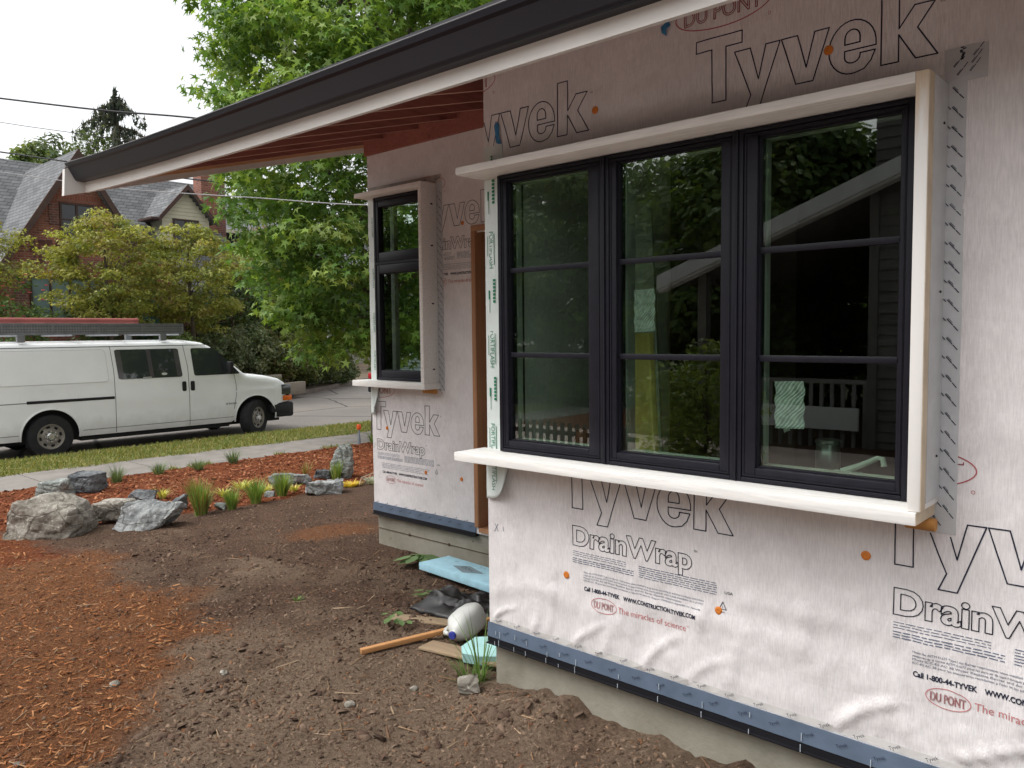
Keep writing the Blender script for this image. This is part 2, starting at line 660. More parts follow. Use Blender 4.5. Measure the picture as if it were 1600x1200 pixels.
# ------------------------------------------------------------------ pavement, verge, kerb, road
M_conc = mat('pavement concrete', (.235, .215, .195), .9, .18, 3, .25, 140)
M_kerb = mat('kerb concrete', (.34, .32, .30), .9, .2, 5, .3, 90)
def asphalt():
    m, t, b = nodes('worn asphalt')
    co = objco(t)
    n1 = noise_tex(t, co, 60, 4, .7)
    n2 = noise_tex(t, co, .5, 4, .6)
    c = ramp(t, n1, [(.3, (.115, .105, .095)), (.7, (.245, .222, .20))])
    c = mixc(t, .6, c, ramp(t, n2, [(.3, (.75, .75, .75)), (.7, (1.2, 1.18, 1.15))]), 'MULTIPLY')
    v = t.nodes.new('ShaderNodeTexVoronoi')
    v.feature = 'DISTANCE_TO_EDGE'
    v.inputs['Scale'].default_value = .28
    wv = t.nodes.new('ShaderNodeMix')
    wv.data_type = 'VECTOR'
    wv.inputs[0].default_value = .12
    t.links.new(co, wv.inputs[4])
    nn = t.nodes.new('ShaderNodeTexNoise')
    nn.inputs['Scale'].default_value = 1.3
    t.links.new(co, nn.inputs['Vector'])
    t.links.new(nn.outputs['Color'], wv.inputs[5])
    t.links.new(wv.outputs[1], v.inputs['Vector'])
    k = ramp(t, v.outputs['Distance'], [(.004, (1, 1, 1)), (.012, (0, 0, 0))])
    c = mixc(t, k, c, (.035, .033, .032))
    t.links.new(c, b.inputs['Base Color'])
    b.inputs['Roughness'].default_value = .9
    bump(t, b, n1, .4, .01)
    return m
M_road = asphalt()

mb = MB()
yy = -14.0
while yy < 30:
    mb.box(-10.32, -8.95, yy, yy+1.49, -.40, -.262+.004*math.sin(yy*3))
    yy += 1.5
struct(mb.build('pavement', M_conc))
mb = MB()
for i in range(8):
    mb.box(-8.9+2.2*i, -8.9+2.2*i+2.19, -8.2, -5.6, -.5, .035+.006*(i % 2))
    mb.box(-8.9+2.2*i, -8.9+2.2*i+2.19, -5.59, -3.0, -.5, .035+.006*((i+1) % 2))
struct(mb.build('bounce_slabs', mat('tan red bounce slab', (.56, .45, .405), .9, .1, 2, .2, 120)))  # unseen slabs added behind the viewer to bounce warm light under the eave
mb = MB()
for i in range(40):
    y0 = -14+1.2*i
    mb.box(-11.92, -11.75, y0, y0+1.195, -.6, -.268, bev=.012)
struct(mb.build('kerb', M_kerb))
mb = MB()
mb.add([(-400, -400, -.42), (-11.92, -400, -.42), (-11.92, 400, -.42), (-400, 400, -.42)], [(0, 1, 2, 3)])
struct(mb.build('road', M_road))
mb = MB()
mb.box(-12.35, -11.92, -14, 34, -.6, -.405)
struct(mb.build('gutter_pan', M_kerb))
M_earth = mat('earth', (.10, .085, .05), .95, .25, 2, .4, 30)
mb = MB()
mb.add([(-11.75, -400, -.44), (400, -400, -.44), (400, 400, -.44), (-11.75, 400, -.44)], [(0, 1, 2, 3)])
struct(mb.build('ground', M_earth))
# verge
M_turf = mat('turf', (.15, .16, .05), .95, .35, 4, .5, 60)
XV = axis((-11.75, -10.32, .13))
YV = axis((-14, 30, .35))
gv = [(x, y, -.262+.03*math.sin(math.pi*(x+11.75)/1.43)+.012*fbm(x*2, y*2)) for y in YV for x in XV]
nx = len(XV)
mb = MB()
mb.add(gv, [(j*nx+i, j*nx+i+1, (j+1)*nx+i+1, (j+1)*nx+i) for j in range(len(YV)-1) for i in range(nx-1)])
struct(mb.build('verge', M_turf, None, 'all'))
M_blade = leafmat('grass blades', .6, .25)
def blades(n, area, h0, h1, w, cols, bend=.4, zf=None):
    P, H = [], []
    for i in range(n):
        x, y = area()
        P.append((x, y, zf(x, y)))
    n = len(P)
    tv = [(-.5, 0, 0), (.5, 0, 0), (.36, .10, .5), (-.36, .10, .5), (0, .36, 1)]
    tf = [(0, 1, 2, 3), (3, 2, 4)]
    nr = np.stack([RNG.normal(0, bend, n), RNG.normal(0, bend, n), np.ones(n)], 1)
    H = h0+(h1-h0)*RNG.random(n)
    cols = np.array(cols)
    c = cols[RNG.integers(0, len(cols), n)]*(.75+.5*RNG.random((n, 1)))
    return tv, tf, P, rotations(nr), np.stack([np.full(n, w), H, H], 1), c
turf_cols = [(.24, .26, .06), (.17, .23, .05), (.31, .28, .09), (.38, .32, .13), (.14, .20, .045)]
def verge_area():
    while 1:
        y = random.uniform(-1, 13)
        if random.random() < 1.1-.05*y:
            return random.uniform(-11.8, -10.22+.05*math.sin(y*4)), y
tag(scat('grass', *blades(26000, verge_area, .03, .085, .012, turf_cols, .5, lambda x, y: -.262+.03*math.sin(math.pi*max(0, min(1, (x+11.75)/1.43)))-.005), M_blade),
    'mown grass on the verge between the pavement and the road', 'grass', None, 'stuff')
# weeds creeping over the pavement's garden edge
def edge_area():
    while 1:
        y = random.uniform(-.5, 7.5)
        if fbm(y*1.4, 1.7) > .12:
            return -8.95+random.gauss(0, .05), y
tag(scat('grass', *blades(1500, edge_area, .03, .09, .012, turf_cols, .6, lambda x, y: -.275), M_blade),
    'thin weeds along the garden edge of the pavement', 'grass', None, 'stuff')
# ------------------------------------------------------------------ the house being built
FY = 1.352                      # plane of the recessed far wall
HX0 = -2.6                      # its street corner
M_wrap = None
def wrapmat():
    m, t, b = nodes('house wrap')
    tc = t.nodes.new('ShaderNodeTexCoord')
    co = tc.outputs['Object']
    n1 = noise_tex(t, co, 1.7, 5, .6)
    n2 = noise_tex(t, co, 9, 4, .6)
    c = ramp(t, n1, [(.3, (.655, .625, .622)), (.7, (.80, .768, .763))])
    c = mixc(t, .22, c, ramp(t, n2, [(.3, (.55, .53, .53)), (.6, (.85, .83, .83))]))
    # fine vertical ribs of the crinkled sheet
    f3 = noise_tex(t, objco(t, (260, 260, 22)), 1.0, 2, .5)
    f4 = noise_tex(t, objco(t, (480, 480, 16)), 1.0, 2, .5)
    c = mixc(t, .24, c, ramp(t, f3, [(.40, (.6, .59, .6)), (.60, (1.0, 1.0, 1.0))]), 'MULTIPLY')
    t.links.new(c, b.inputs['Base Color'])
    b.inputs['Roughness'].default_value = .62
    b.inputs['Specular IOR Level'].default_value = .25
    p = bump(t, None, f3, .5, .004)
    p = bump(t, None, f4, .3, .002, p)
    # sharp paper creases
    vc = t.nodes.new('ShaderNodeTexVoronoi')
    vc.feature = 'DISTANCE_TO_EDGE'
    vc.inputs['Scale'].default_value = 1.0
    wv = t.nodes.new('ShaderNodeMix')
    wv.data_type = 'VECTOR'
    wv.inputs[0].default_value = .28
    nn = t.nodes.new('ShaderNodeTexNoise')
    nn.inputs['Scale'].default_value = 2.2
    nn.inputs['Detail'].default_value = 3
    t.links.new(objco(t, (3.2, 3.2, 4.6)), wv.inputs[4])
    t.links.new(co, nn.inputs['Vector'])
    t.links.new(nn.outputs['Color'], wv.inputs[5])
    t.links.new(wv.outputs[1], vc.inputs['Vector'])
    cr_ = ramp(t, vc.outputs['Distance'], [(0, (0, 0, 0)), (.10, (.75, .75, .75)), (.4, (1, 1, 1))])
    p = bump(t, None, cr_, .35, .004, p)
    bump(t, b, n2, .35, .012, p)
    return m
M_wrap = wrapmat()
M_ink = mat('navy ink', (.018, .022, .045), .6, .1, 20, spec=.2)
M_ink2 = mat('grey blue ink', (.10, .125, .19), .7, .1, 20, spec=.2)
M_red = mat('pale red ink', (.52, .20, .20), .7, .15, 20, spec=.2)
M_redtop = mat('red ink', (.42, .085, .10), .7, .15, 20, spec=.2)
M_green = mat('green ink', (.02, .19, .095), .6, .1, 20)
M_white = mat('white primed trim', (.77, .755, .725), .6, .10, 1.2, .30, 1.0, spec=.25, stretch=(5, 70, 70), bdist=.003)
M_fasc = mat('primed fascia', (.66, .64, .61), .6, .08, 3, .1, 50)
M_pine = woodmat('bare pine', (.56, .40, .24), .15, 2, .65)
M_cedar = woodmat('red stained fir', (.33, .125, .098), .35, 1, .6, .3)
M_fir = woodmat('fir jamb', (.40, .20, .10), .2, 2)
M_stud = woodmat('framing lumber', (.30, .20, .115), .2, 2)
M_blk = mat('black painted window metal', (.0095, .009, .0145), .5, .2, 20, .08, 120, spec=.22)
M_gut = mat('black gutter', (.0095, .0105, .0175), .38, .12, 2, .0, spec=.3)
M_drip = mat('roof drip edge', (.30, .31, .32), .5, .1, 5)
M_found = None
def foundmat():
    m, t, b = nodes('foundation concrete')
    co = objco(t)
    n1 = noise_tex(t, co, 2.3, 6, .65)
    n2 = noise_tex(t, objco(t, (8, 8, 5)), 1, 4, .6)
    c = ramp(t, n1, [(.28, (.17, .155, .115)), (.5, (.28, .26, .205)), (.75, (.38, .36, .30))])
    c = mixc(t, .4, c, ramp(t, n2, [(.3, (.20, .185, .145)), (.7, (.36, .34, .285))]))
    v = t.nodes.new('ShaderNodeTexVoronoi')
    v.inputs['Scale'].default_value = 9
    t.links.new(co, v.inputs['Vector'])
    k = ramp(t, v.outputs['Distance'], [(.035, (1, 1, 1)), (.07, (0, 0, 0))])
    c = mixc(t, k, c, (.06, .055, .045))
    t.links.new(c, b.inputs['Base Color'])
    b.inputs['Roughness'].default_value = .9
    bump(t, b, noise_tex(t, co, 45, 6, .7), .4, .01)
    return m
M_found = foundmat()
M_flash = mat('blue grey flashing', (.105, .14, .195), .45, .15, 8, .1, 60)
M_flashk = mat('black flashing edge', (.010, .010, .013), .5)
M_tape = mat('white flashing tape', (.62, .68, .655), .38, .06, 10, .25, 40)
M_tapeg = mat('grey flashing tape', (.50, .51, .52), .4, .08, 12, .2, 60)
M_cap = mat('orange plastic', (.62, .20, .035), .4, .1, 40)
M_blue = mat('blue masking tape', (.045, .19, .37), .6, .15, 30, .2, 60)
M_glass = glassmat('window glass', (.76, .84, .785), 2.7)
M_int = mat('white interior jamb', (.42, .43, .40), .6, .05)
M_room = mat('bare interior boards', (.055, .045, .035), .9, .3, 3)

house = thing('house', 'unfinished house covered in printed white wrap, with black windows, under a deep red eave', 'house', (0, 0, 0))

# folds in the sheet, mostly puckers rising from the bottom flashing
FOLD = [((.03, .34), (.06, .40), (.16, .425), .018, .012), ((.27, .345), (.31, .40), (.29, .48), .022, .009),
        ((.50, .345), (.54, .40), (.66, .47), .026, .011), ((.36, .36), (.37, .45), (.40, .55), .03, .006),
        ((.86, .345), (.88, .42), (1.0, .50), .028, .013), ((.66, .345), (.69, .42), (.69, .50), .022, .007),
        ((1.06, .35), (1.10, .42), (1.22, .47), .03, .008), ((1.62, .35), (1.66, .43), (1.82, .50), .032, .014),
        ((2.0, .38), (2.2, .50), (2.4, .52), .035, .012), ((.02, .48), (.25, .56), (.5, .53), .06, .006),
        ((.9, .60), (1.3, .62), (1.7, .56), .07, .007), ((1.3, .70), (1.7, .72), (2.1, .69), .06, .006),
        ((1.97, 2.05), (2.1, 1.95), (2.2, 1.98), .035, .006), ((2.0, 1.35), (2.15, 1.42), (2.3, 1.4), .03, .005)]
FS = []
for a, b, c, wd, am in FOLD:
    pts = []
    for i in range(9):
        s = i/8
        pts.append(((1-s)**2*a[0]+2*s*(1-s)*b[0]+s*s*c[0], (1-s)**2*a[1]+2*s*(1-s)*b[1]+s*s*c[1]))
    FS.append((np.array(pts), wd, am))
def wrink(x, z):
    h = .006*fbm(x*2.1, z*2.1, 3)+.003*fbm(x*7, z*5, 6)
    k = sstep(.30, .40, z)
    h += k*.016*max(0, fbm(x*9.5, z*3.2, 11)-.06)*(1-sstep(.5, .9, z))
    for pts, wd, am in FS:
        if abs(x-pts[4][0]) > .5 or abs(z-pts[4][1]) > .4:
            continue
        d2 = ((pts-np.array((x, z)))**2).sum(1)
        i = int(d2.argmin())
        if d2[i] < 6*wd*wd:
            h += 1.35*am*(.5*math.exp(-2.6*d2[i]/(wd*wd))+.5*max(0, 1-math.sqrt(d2[i])/(.95*wd))**1.2)*(1-.6*(i/8)**2)*(.4+.6*k)
    if x < .1:
        h *= sstep(0, .06, x) if z > .33 else 1
    e = sstep(.30, .345, z)
    return h*e
def wrinkf(x, z):
    return .0035*fbm(x*2.3+9, z*2.3, 3)+.003*fbm(x*6+4, z*6, 6)
front = lambda x, z, off=0: (x, -wrink(x, z)-off, z)
far = lambda x, z, off=0: (x, FY-wrinkf(x, z)-off, z)

def sheet(name, xs, zs, surf, holes, m, parent):
    vs = [surf(x, z) for z in zs for x in xs]
    nx = len(xs)
    fs = []
    for j in range(len(zs)-1):
        for i in range(nx-1):
            cx, cz = (xs[i]+xs[i+1])/2, (zs[j]+zs[j+1])/2
            if any(h[0] < cx < h[1] and h[2] < cz < h[3] for h in holes):
                continue
            fs.append((j*nx+i, j*nx+i+1, (j+1)*nx+i+1, (j+1)*nx+i))
    mb = MB()
    mb.add(vs, fs)
    return mb.build(name, m, parent, 'all')

WH = (.125, 1.838, 1.151, 2.371)                # main window opening
FH = (-2.475, -1.838, 1.32, 2.74)                # far window opening
DH = (-1.39, -.30, .28, 2.38)                   # door opening in the porch
wall = sheet('wall', axis((0, .125, .0125), (.125, 1.838, .0149), (1.838, 3.2, .0155), (3.2, 4.4, .1)),
             axis((.25, .62, .0115), (.62, 1.151, .0155), (1.151, 2.371, .04), (2.371, 3.0, .03)), front, [WH], M_wrap, house)
fwall = sheet('wall', axis((HX0, -2.475, .025), (-2.475, -1.838, .03), (-1.838, -1.39, .03), (-1.39, -.30, .06), (-.30, 0, .06)),
              axis((.25, .28, .03), (.28, 1.32, .03), (1.32, 2.38, .05), (2.38, 2.74, .03), (2.74, 3.25, .05)), far, [FH, DH], M_wrap, house)
mb = MB()
mb.box(-.004, .14, .002, FY, .25, 3.0)          # porch return wall
mb.build('return_wall', M_wrap, house)
# concrete
mb = MB()
mb.box(-.002+.012, 4.4, .03, .23, -.5, .252)
mb.build('foundation', M_found, house)
mb = MB()
mb.box(HX0+.012, 0, FY+.03, FY+.23, -.5, .252)
mb.box(HX0+.012, HX0+.2, FY+.23, 6, -.5, .252)
mb.box(.012, .2, .23, FY+.03, -.5, .252)
mb.build('foundation', M_found, house)
mb = MB()
for z in (.105,):
    mb.box(HX0+.02, -.05, FY+.025, FY+.034, z, z+.004)
for x in (-2.2, -1.75, -1.3, -.85):
    mb.lathe([(.012, 0), (.010, .008), (.003, .009)], 8, Matrix.Translation((x, FY+.03, .107)) @ Matrix.Rotation(R(90), 4, 'X'))
mb.build('form_tie', mat('rusty form tie', (.09, .06, .04), .9), house)

# bottom flashing: blue strip, black drip edge, clear tape line above
for (x0, x1, surf) in ((-.006, 4.4, front), (HX0-.004, -1.43, far)):
    y = 0 if surf is front else FY
    mb = MB()
    prof = [(y-.006, .325), (y-.008, .262), (y-.006, .262), (y, .262), (y, .325)]
    xs = axis((x0, x1, .05))
    vs, fs = [], []
    for x in xs:
        e = .0035*fbm(x*6, y, 3)
        vs += [(x, y-.007+.001*fbm(x*9, 2), .324+e), (x, y-.012+.002*fbm(x*14, 5), .258), (x, y-.002, .257), (x, y+.002, .322)]
    for i in range(len(xs)-1):
        for k in range(4):
            fs.append((i*4+k, i*4+(k+1) % 4, (i+1)*4+(k+1) % 4, (i+1)*4+k))
    fs += [(0, 1, 2, 3), tuple(range(len(vs)-4, len(vs)))]
    mb.add(vs, fs)
    fl = mb.build('flashing', M_flash, house)
    mb = MB()
    mb.box(x0, x1, y-.009, y+.028, .228, .256)
    mb.box(x0, x1, y-.022, y-.009, .226, .231)
    mb.build('drip_edge', M_flashk, fl)

# ---- lettering
def ribbon(mb, paths, w, surf, keep, off=.0016, step=.02):
    for P in paths:
        n = len(P)
        for i in range(n):
            a, b = Vector(P[i]), Vector(P[(i+1) % n])
            L = (b-a).length
            if L < 1e-6:
                continue
            k = max(1, int(L/step))
            d = (b-a)/L
            nn = Vector((-d.y, d.x))*w/2
            for j in range(k):
                p = a+(b-a)*j/k-d*w*.35
                q = a+(b-a)*(j+1)/k+d*w*.35
                mid = (p+q)/2
                if not keep(mid.x, mid.y):
                    continue
                mb.add([surf(*(p+nn), off), surf(*(p-nn), off), surf(*(q-nn), off), surf(*(q+nn), off)], [(0, 1, 2, 3)])

def fill(mb, fitted, surf, keep, off=.0016, clear=None):
    vs, fs, be = fitted
    ok = [keep(*p) for p in vs]
    P = [surf(p[0], p[1], off) for p in vs]
    used = [f for f in fs if all(ok[i] for i in f)]
    mb.add(P, used)

def outline(mb, fitted, w, surf, keep, off=.0016):
    vs, fs, be = fitted
    for a, b in be:
        ribbon(mb, [[vs[a], vs[b]]], w, surf, keep, off)

def arc(cx, cz, rx, rz, a0, a1, n):
    return [(cx+rx*math.cos(R(a0+(a1-a0)*i/n)), cz+rz*math.sin(R(a0+(a1-a0)*i/n))) for i in range(n+1)]

# big outlined logo, measured off the wall: origin at the T's lower left
L_T = [(0, .226), (.178, .226), (.178, .185), (.117, .185), (.117, 0), (.063, 0), (.063, .185), (0, .185)]
L_y = [(.150, .157), (.209, .157), (.240, .046), (.266, .157), (.316, .157), (.242, -.056), (.189, -.056), (.212, -.002)]
L_v = [(.321, .157), (.376, .157), (.406, .048), (.433, .157), (.480, .157), (.429, 0), (.372, 0)]
L_e = arc(.5535, .078, .0735, .083, 8, 282, 22)+[(.592, .003), (.612, .024), (.6245, .054), (.579, .054)]+arc(.555, .048, .024, .020, 0, -180, 8)+[(.531, .068), (.627, .068)]
L_e2 = [(.531, .088), (.531, .103)]+arc(.5545, .106, .0235, .026, 180, 0, 10)+[(.578, .088)]
L_k = [(.642, .219), (.694, .219), (.694, .098), (.738, .157), (.794, .157), (.746, .090), (.803, 0), (.742, 0), (.693, .080), (.693, 0), (.642, 0)]
LOGO = [L_T, L_y, L_v, L_e, L_e2, L_k]

PARA = ["Meets the ASTM E1677 Type I Air Barrier requirements when installed as an air barrier according to published installation instructions.",
        "exigences de la norme ASTM E1677 pour les pare-air de type I lorsque pose comme pare-air selon le guide d'installation de ce produit",
        "Meets ICC-ES AC 38 Water Resistive Barrier and Air Barrier Material requirements.",
        "ICC-ES AC 38 pour les membranes resistantes a l'eau et les pare-air. Rapport d'evaluation disponible sur demande."]

def dashes(mb, x0, x1, z, surf, keep, h=.0028, seed=0):
    rnd = random.Random(seed)
    x = x0
    while x < x1:
        l = rnd.uniform(.010, .035)
        e = min(x+l, x1)
        if keep(x, z) and keep(e, z):
            mb.add([surf(x, z, .0016), surf(e, z, .0016), surf(e, z+h, .0016), surf(x, z+h, .0016)], [(0, 1, 2, 3)])
        x = e+.005

def print_block(x0, zb, surf, keep, parent, wide=.0041, top=False):
    """one repeat of the printing on the wrap; x0, zb: the T's lower left"""
    ink, soft, red, redt = MB(), MB(), MB(), MB()
    ribbon(ink, [[(x0+p[0], zb+p[1]) for p in L] for L in LOGO], wide, surf, keep)
    fill(ink, text_fit('TM', x0+.806, zb+.145, width=.014, height=.007), surf, keep)
    outline(ink, text_fit('DrainWrap', x0+.062, zb-.157, width=.572, height=.083, bold=True), wide*.75, surf, keep)
    fill(ink, text_fit('TM', x0+.642, zb-.088, width=.016, height=.009), surf, keep)
    z = zb-.187
    for i in range(3):
        dashes(soft, x0+.063, x0+.335, z-.0085*i, surf, keep, .0022, i)
    for i in range(3):
        dashes(soft, x0+.063, x0+.372, z-.030-.0085*i, surf, keep, .003, 10+i)
    for i in range(6):
        dashes(soft, x0+.396, x0+.738-.0*i, z-.004-.0085*i, surf, keep, .0026, 20+i)
    for i, s in enumerate(PARA):
        wd = (.565, .56, .47, .555)[i]
        fill(soft, text_fit(s, x0+.122, zb-.270-.0118*i, width=wd, height=.0075), surf, keep)
    fill(ink, text_fit('Call 1-800-44-TYVEK', x0+.124, zb-.345, width=.180, height=.0175, bold=True), surf, keep)
    fill(ink, text_fit('WWW.CONSTRUCTION.TYVEK.COM', x0+.323, zb-.345, width=.331, height=.0175, bold=True), surf, keep)
    fill(ink, text_fit('USA', x0+.770, zb-.222, width=.032, height=.011), surf, keep)
    tri = [(x0+.748, zb-.281), (x0+.778, zb-.281), (x0+.763, zb-.254)]
    ribbon(ink, [tri], .0026, surf, keep)
    fill(ink, text_fit('2', x0+.760, zb-.276, width=.005, height=.008), surf, keep)
    fill(ink, text_fit('HDPE', x0+.752, zb-.294, width=.021, height=.006), surf, keep)
    oc = (x0+.225, zb-.392)
    ribbon(red, [arc(oc[0], oc[1], .063, .031, 0, 360, 40)[:-1]], .0026, surf, keep)
    outline(red, text_fit('DU PONT', oc[0]-.049, oc[1]-.014, width=.098, height=.029), .0016, surf, keep)
    fill(red, text_fit('The miracles of science', x0+.298, zb-.402, width=.312, height=.026), surf, keep)
    fill(red, text_fit('TM', x0+.612, zb-.385, width=.010, height=.006), surf, keep)
    # the large oval that belongs to the repeat above
    oc = (x0+.10, zb+.319)
    ribbon(redt, [arc(oc[0], oc[1], .185, .060, 0, 360, 48)[:-1]], .0036, surf, keep)
    outline(redt, text_fit('DU PONT', oc[0]-.150, oc[1]-.028, width=.300, height=.056), .0030, surf, keep)
    ribbon(redt, [arc(oc[0]+.178, oc[1]-.062, .005, .005, 0, 360, 10)[:-1]], .0015, surf, keep)
    for mbx, m in ((ink, M_ink), (soft, M_ink2), (red, M_red), (redt, M_redtop)):
        if mbx.f:
            mbx.build('lettering', m, parent, fix=False)

def keep_front(x, z):
    if x < .004 or z < .33 or z > 2.95 or x > 4.3:
        return False
    if -.02 < x < 1.96 and 1.06 < z < 2.41 and (1.105 < z or x > 1.88):
        return False
    if x < .08 and .92 < z < 2.44:
        return False
    if 1.90 < x < 2.013 and 2.40 < z < 2.50:
        return False
    return True
def keep_far(x, z):
    if x < HX0+.006 or x > (-1.434 if z < 2.436 else -.02) or z < .33 or z > 3.08:
        return False
    if -2.62 < x < -1.745 and 1.262 < z < 2.79:
        return False
    if x < -2.515 and z > 1.06 and z < 1.3:
        return False
    return True
for x0 in (-.214, 1.076, 2.366):
    print_block(x0, 2.498, front, keep_front, wall)
for x0 in (.433, 1.725, 3.015):
    print_block(x0, .937, front, keep_front, wall)
print_block(-2.606, .920, far, keep_far, fwall)
print_block(-1.988, 2.448, far, keep_far, fwall)

# plastic cap nails
def cap(x, z, surf, parent):
    mb = MB()
    x_, y, z_ = surf(x, z, .001)
    mb.lathe([(.0155, 0), (.0155, .0015), (.012, .0035), (.006, .0035), (.0055, .0025), (.001, .0025)], 16,
             Matrix.Translation((x_, y, z_)) @ Matrix.Rotation(R(90), 4, 'X'))
    mb.build('cap_nail', M_cap, parent, True)
for x, z in ((.461, .639), (1.179, .647), (1.70, .949), (1.555, 2.583), (.619, 2.572), (2.35, .72), (2.6, 2.2)):
    cap(x, z, front, wall)
for x, z in ((-2.412, .939), (-1.964, .632), (-1.575, .625), (-1.53, 2.46)):
    cap(x, z, far, fwall)

# ---- tapes
def strip(x0, x1, z0, z1, surf, m, name, parent, off=.0022, n=10):
    mb = MB()
    zs = [z0+(z1-z0)*i/n for i in range(n+1)]
    e = .002
    vs = []
    for z in zs:
        vs += [surf(x0, z, off+.001*fbm(z*9, x0)), surf(x1, z, off+.001*fbm(z*9, x1)), surf(x1, z, 0), surf(x0, z, 0)]
    fs = []
    for i in range(n):
        for k in range(4):
            fs.append((4*i+k, 4*i+(k+1) % 4, 4*i+4+(k+1) % 4, 4*i+4+k))
    fs += [(0, 1, 2, 3), (4*n, 4*n+1, 4*n+2, 4*n+3)]
    mb.add(vs, fs)
    return mb.build(name, m, parent)

def vtext(mb, body, x, z, length, height, surf, off):
    """text running downwards, read from the right"""
    vs, fs, be = text2d(body)
    w0 = min(p[0] for p in vs)
    w1 = max(p[0] for p in vs)
    s = length/(w1-w0)
    h = height/.73
    P = [surf(x+p[1]*h, z-(p[0]-w0)*s, off) for p in vs]
    mb.add(P, fs)

tp = strip(.001, .126, 1.150, 2.372, front, M_tape, 'flashing_tape', wall, .003, 16)
g = MB()
flat = lambda x, z, off=0: (x, -off-wrink(x, z), z)
for i, z in enumerate((2.34, 2.12, 1.895, 1.67, 1.45, 1.245)):
    if i % 2:
        vtext(g, 'FORTIFLASH', .028, z+.02, .165, .025, flat, .0058)
        g.box(.058, .0605, -.0068, -.0052, z-.13, z+.01)
        g.box(.018, .0195, -.0068, -.0052, z-.09, z+.00)
    else:
        for q in range(7):
            g.box(.050, .064, -.0068, -.0052, z+.02-.016*q, z+.031-.016*q)
        g.box(.022, .028, -.0068, -.0052, z-.06, z-.02)
        g.box(.028, .0295, -.0068, -.0052, z-.12, z-.02)
g.build('lettering', M_green, tp)
tp = strip(.001, .112, 2.372, 2.52, front, M_tape, 'flashing_tape', wall, .003, 4)
g = MB()
for q in range(3):
    g.box(.045, .054, -.0068, -.0052, 2.445+.012*q, 2.453+.012*q)
g.build('lettering', M_green, tp)
# loose lower end of the tape, curling off the wall beneath the sill
def curl(X0, Y0, Z1, parent, wdt, m=M_tape, L=.20, txt=True):
    mb = MB()
    nu, nv = 8, 12
    vs = []
    for j in range(nv+1):
        v = j/nv
        for i in range(nu+1):
            u = i/nu
            lift = .008+.038*v*v*u*u+.010*v*u
            cut = 1-.32*u*u*v
            xx = X0+wdt*u*(1-.05*v)
            zz = Z1-L*v*(1-.26*u**2.2)
            vs.append((xx, Y0-lift-.004, zz))
    fs = [(j*(nu+1)+i, j*(nu+1)+i+1, (j+1)*(nu+1)+i+1, (j+1)*(nu+1)+i) for j in range(nv) for i in range(nu)]
    mb.add(vs, fs)
    o = mb.build('flashing_tape', m, parent, 'all', fix=False)
    md = o.modifiers.new('thickness', 'SOLIDIFY')
    md.thickness = .0012
    md.offset = 0
    return o
c1 = curl(.001, 0, 1.115, wall, .14)
g = MB()
def csurf(x, z, off=0):
    v = (1.115-z)/.20
    u = (x-.001)/.14
    v = max(0, min(1, v/(1-.26*max(0, u)**2.2)))
    return (x, -(.008+.038*v*v*u*u+.010*v*u)-.004-off, z)
vtext(g, 'FORTIFLASH', .040, 1.125, .165, .026, csurf, .0016)
g.box(.072, .0735, -.021, -.0195, .99, 1.08)
g.build('lettering', M_green, c1)
curl(HX0+.003, FY, 1.275, fwall, .10, M_tape, .235)

def dashmarks(mb, x, z, surf, off, s=1.0, ang=-50):
    a = R(ang)
    d = Vector((math.cos(a), math.sin(a)))
    n = Vector((-d.y, d.x))
    for (u0, u1, v0, v1) in ((0, .022, .0036, .0054), (0, .030, -.0015, .0016), (.033, .056, -.0015, .0016)):
        P = [Vector((x, z))+(d*u+n*v)*s for u, v in ((u0, v0), (u1, v0), (u1, v1), (u0, v1))]
        mb.add([surf(p.x, p.y, off) for p in P], [(0, 1, 2, 3)])
tp = strip(1.880, 1.960, 1.058, 2.404, front, M_tapeg, 'flashing_tape', wall, .0022, 20)
g = MB()
for i in range(23):
    z = 2.37-.0565*i
    dashmarks(g, 1.922, z+.018, front, .0042, .85)
    dashmarks(g, 1.888, z-.008, front, .0042, .85)
g.build('lettering', M_ink, tp)
tp = strip(1.900, 2.013, 2.402, 2.500, front, M_tapeg, 'flashing_tape', wall, .0026, 4)
g = MB()
for (x, z) in ((1.935, 2.42), (1.968, 2.425), (1.972, 2.448), (1.976, 2.468), (1.925, 2.445)):
    dashmarks(g, x, z, front, .0046, .75, 52)
vs = random.Random(3)
for i in range(9):
    x, z = 1.944+vs.uniform(-.004, .006), 2.462+.006*i*.7
    g.add([front(x, z, .006), front(x+.008, z+.002, .006), front(x+.007, z+.005, .006), front(x-.002, z+.004, .006)], [(0, 1, 2, 3)])
g.build('lettering', M_ink, tp)
# sealing tape over the window head and above the flashing, with small slanted marks
def marks(mb, body, x0, x1, st, z, surf, off, ang, wd=.042, seed=0, mirror=False):
    rnd = random.Random(seed)
    x = x0
    while x < x1:
        vs, fs, be = text_fit(body, 0, 0, width=wd, height=wd*.30)
        a = R(ang+rnd.uniform(-6, 6))
        P = []
        for p in vs:
            px = -p[0] if mirror else p[0]
            P.append(surf(x+px*math.cos(a)-p[1]*math.sin(a), z+rnd.uniform(-.0, .0)+px*math.sin(a)+p[1]*math.cos(a), off))
        mb.add(P, fs)
        x += st*rnd.uniform(.9, 1.1)
tp = strip(0.002, 1.90, 2.404, 2.432, lambda x, z, off=0: front(x, z, off), mat('clear sealing tape', (.62, .60, .58), .35, .08, 14, .3, 70), 'sealing_tape', wall, .0018, 3)
g = MB()
marks(g, 'Tyvek', .20, 1.9, .155, 2.410, front, .004, 24, .045, 4)
g.build('lettering', M_ink, tp)
mbt = MB()
xs = axis((.002, 4.3, .05))
vs, fs = [], []
for x in xs:
    vs += [front(x, .326, .0015), front(x, .352+.003*fbm(x*5, 1), .0015)]
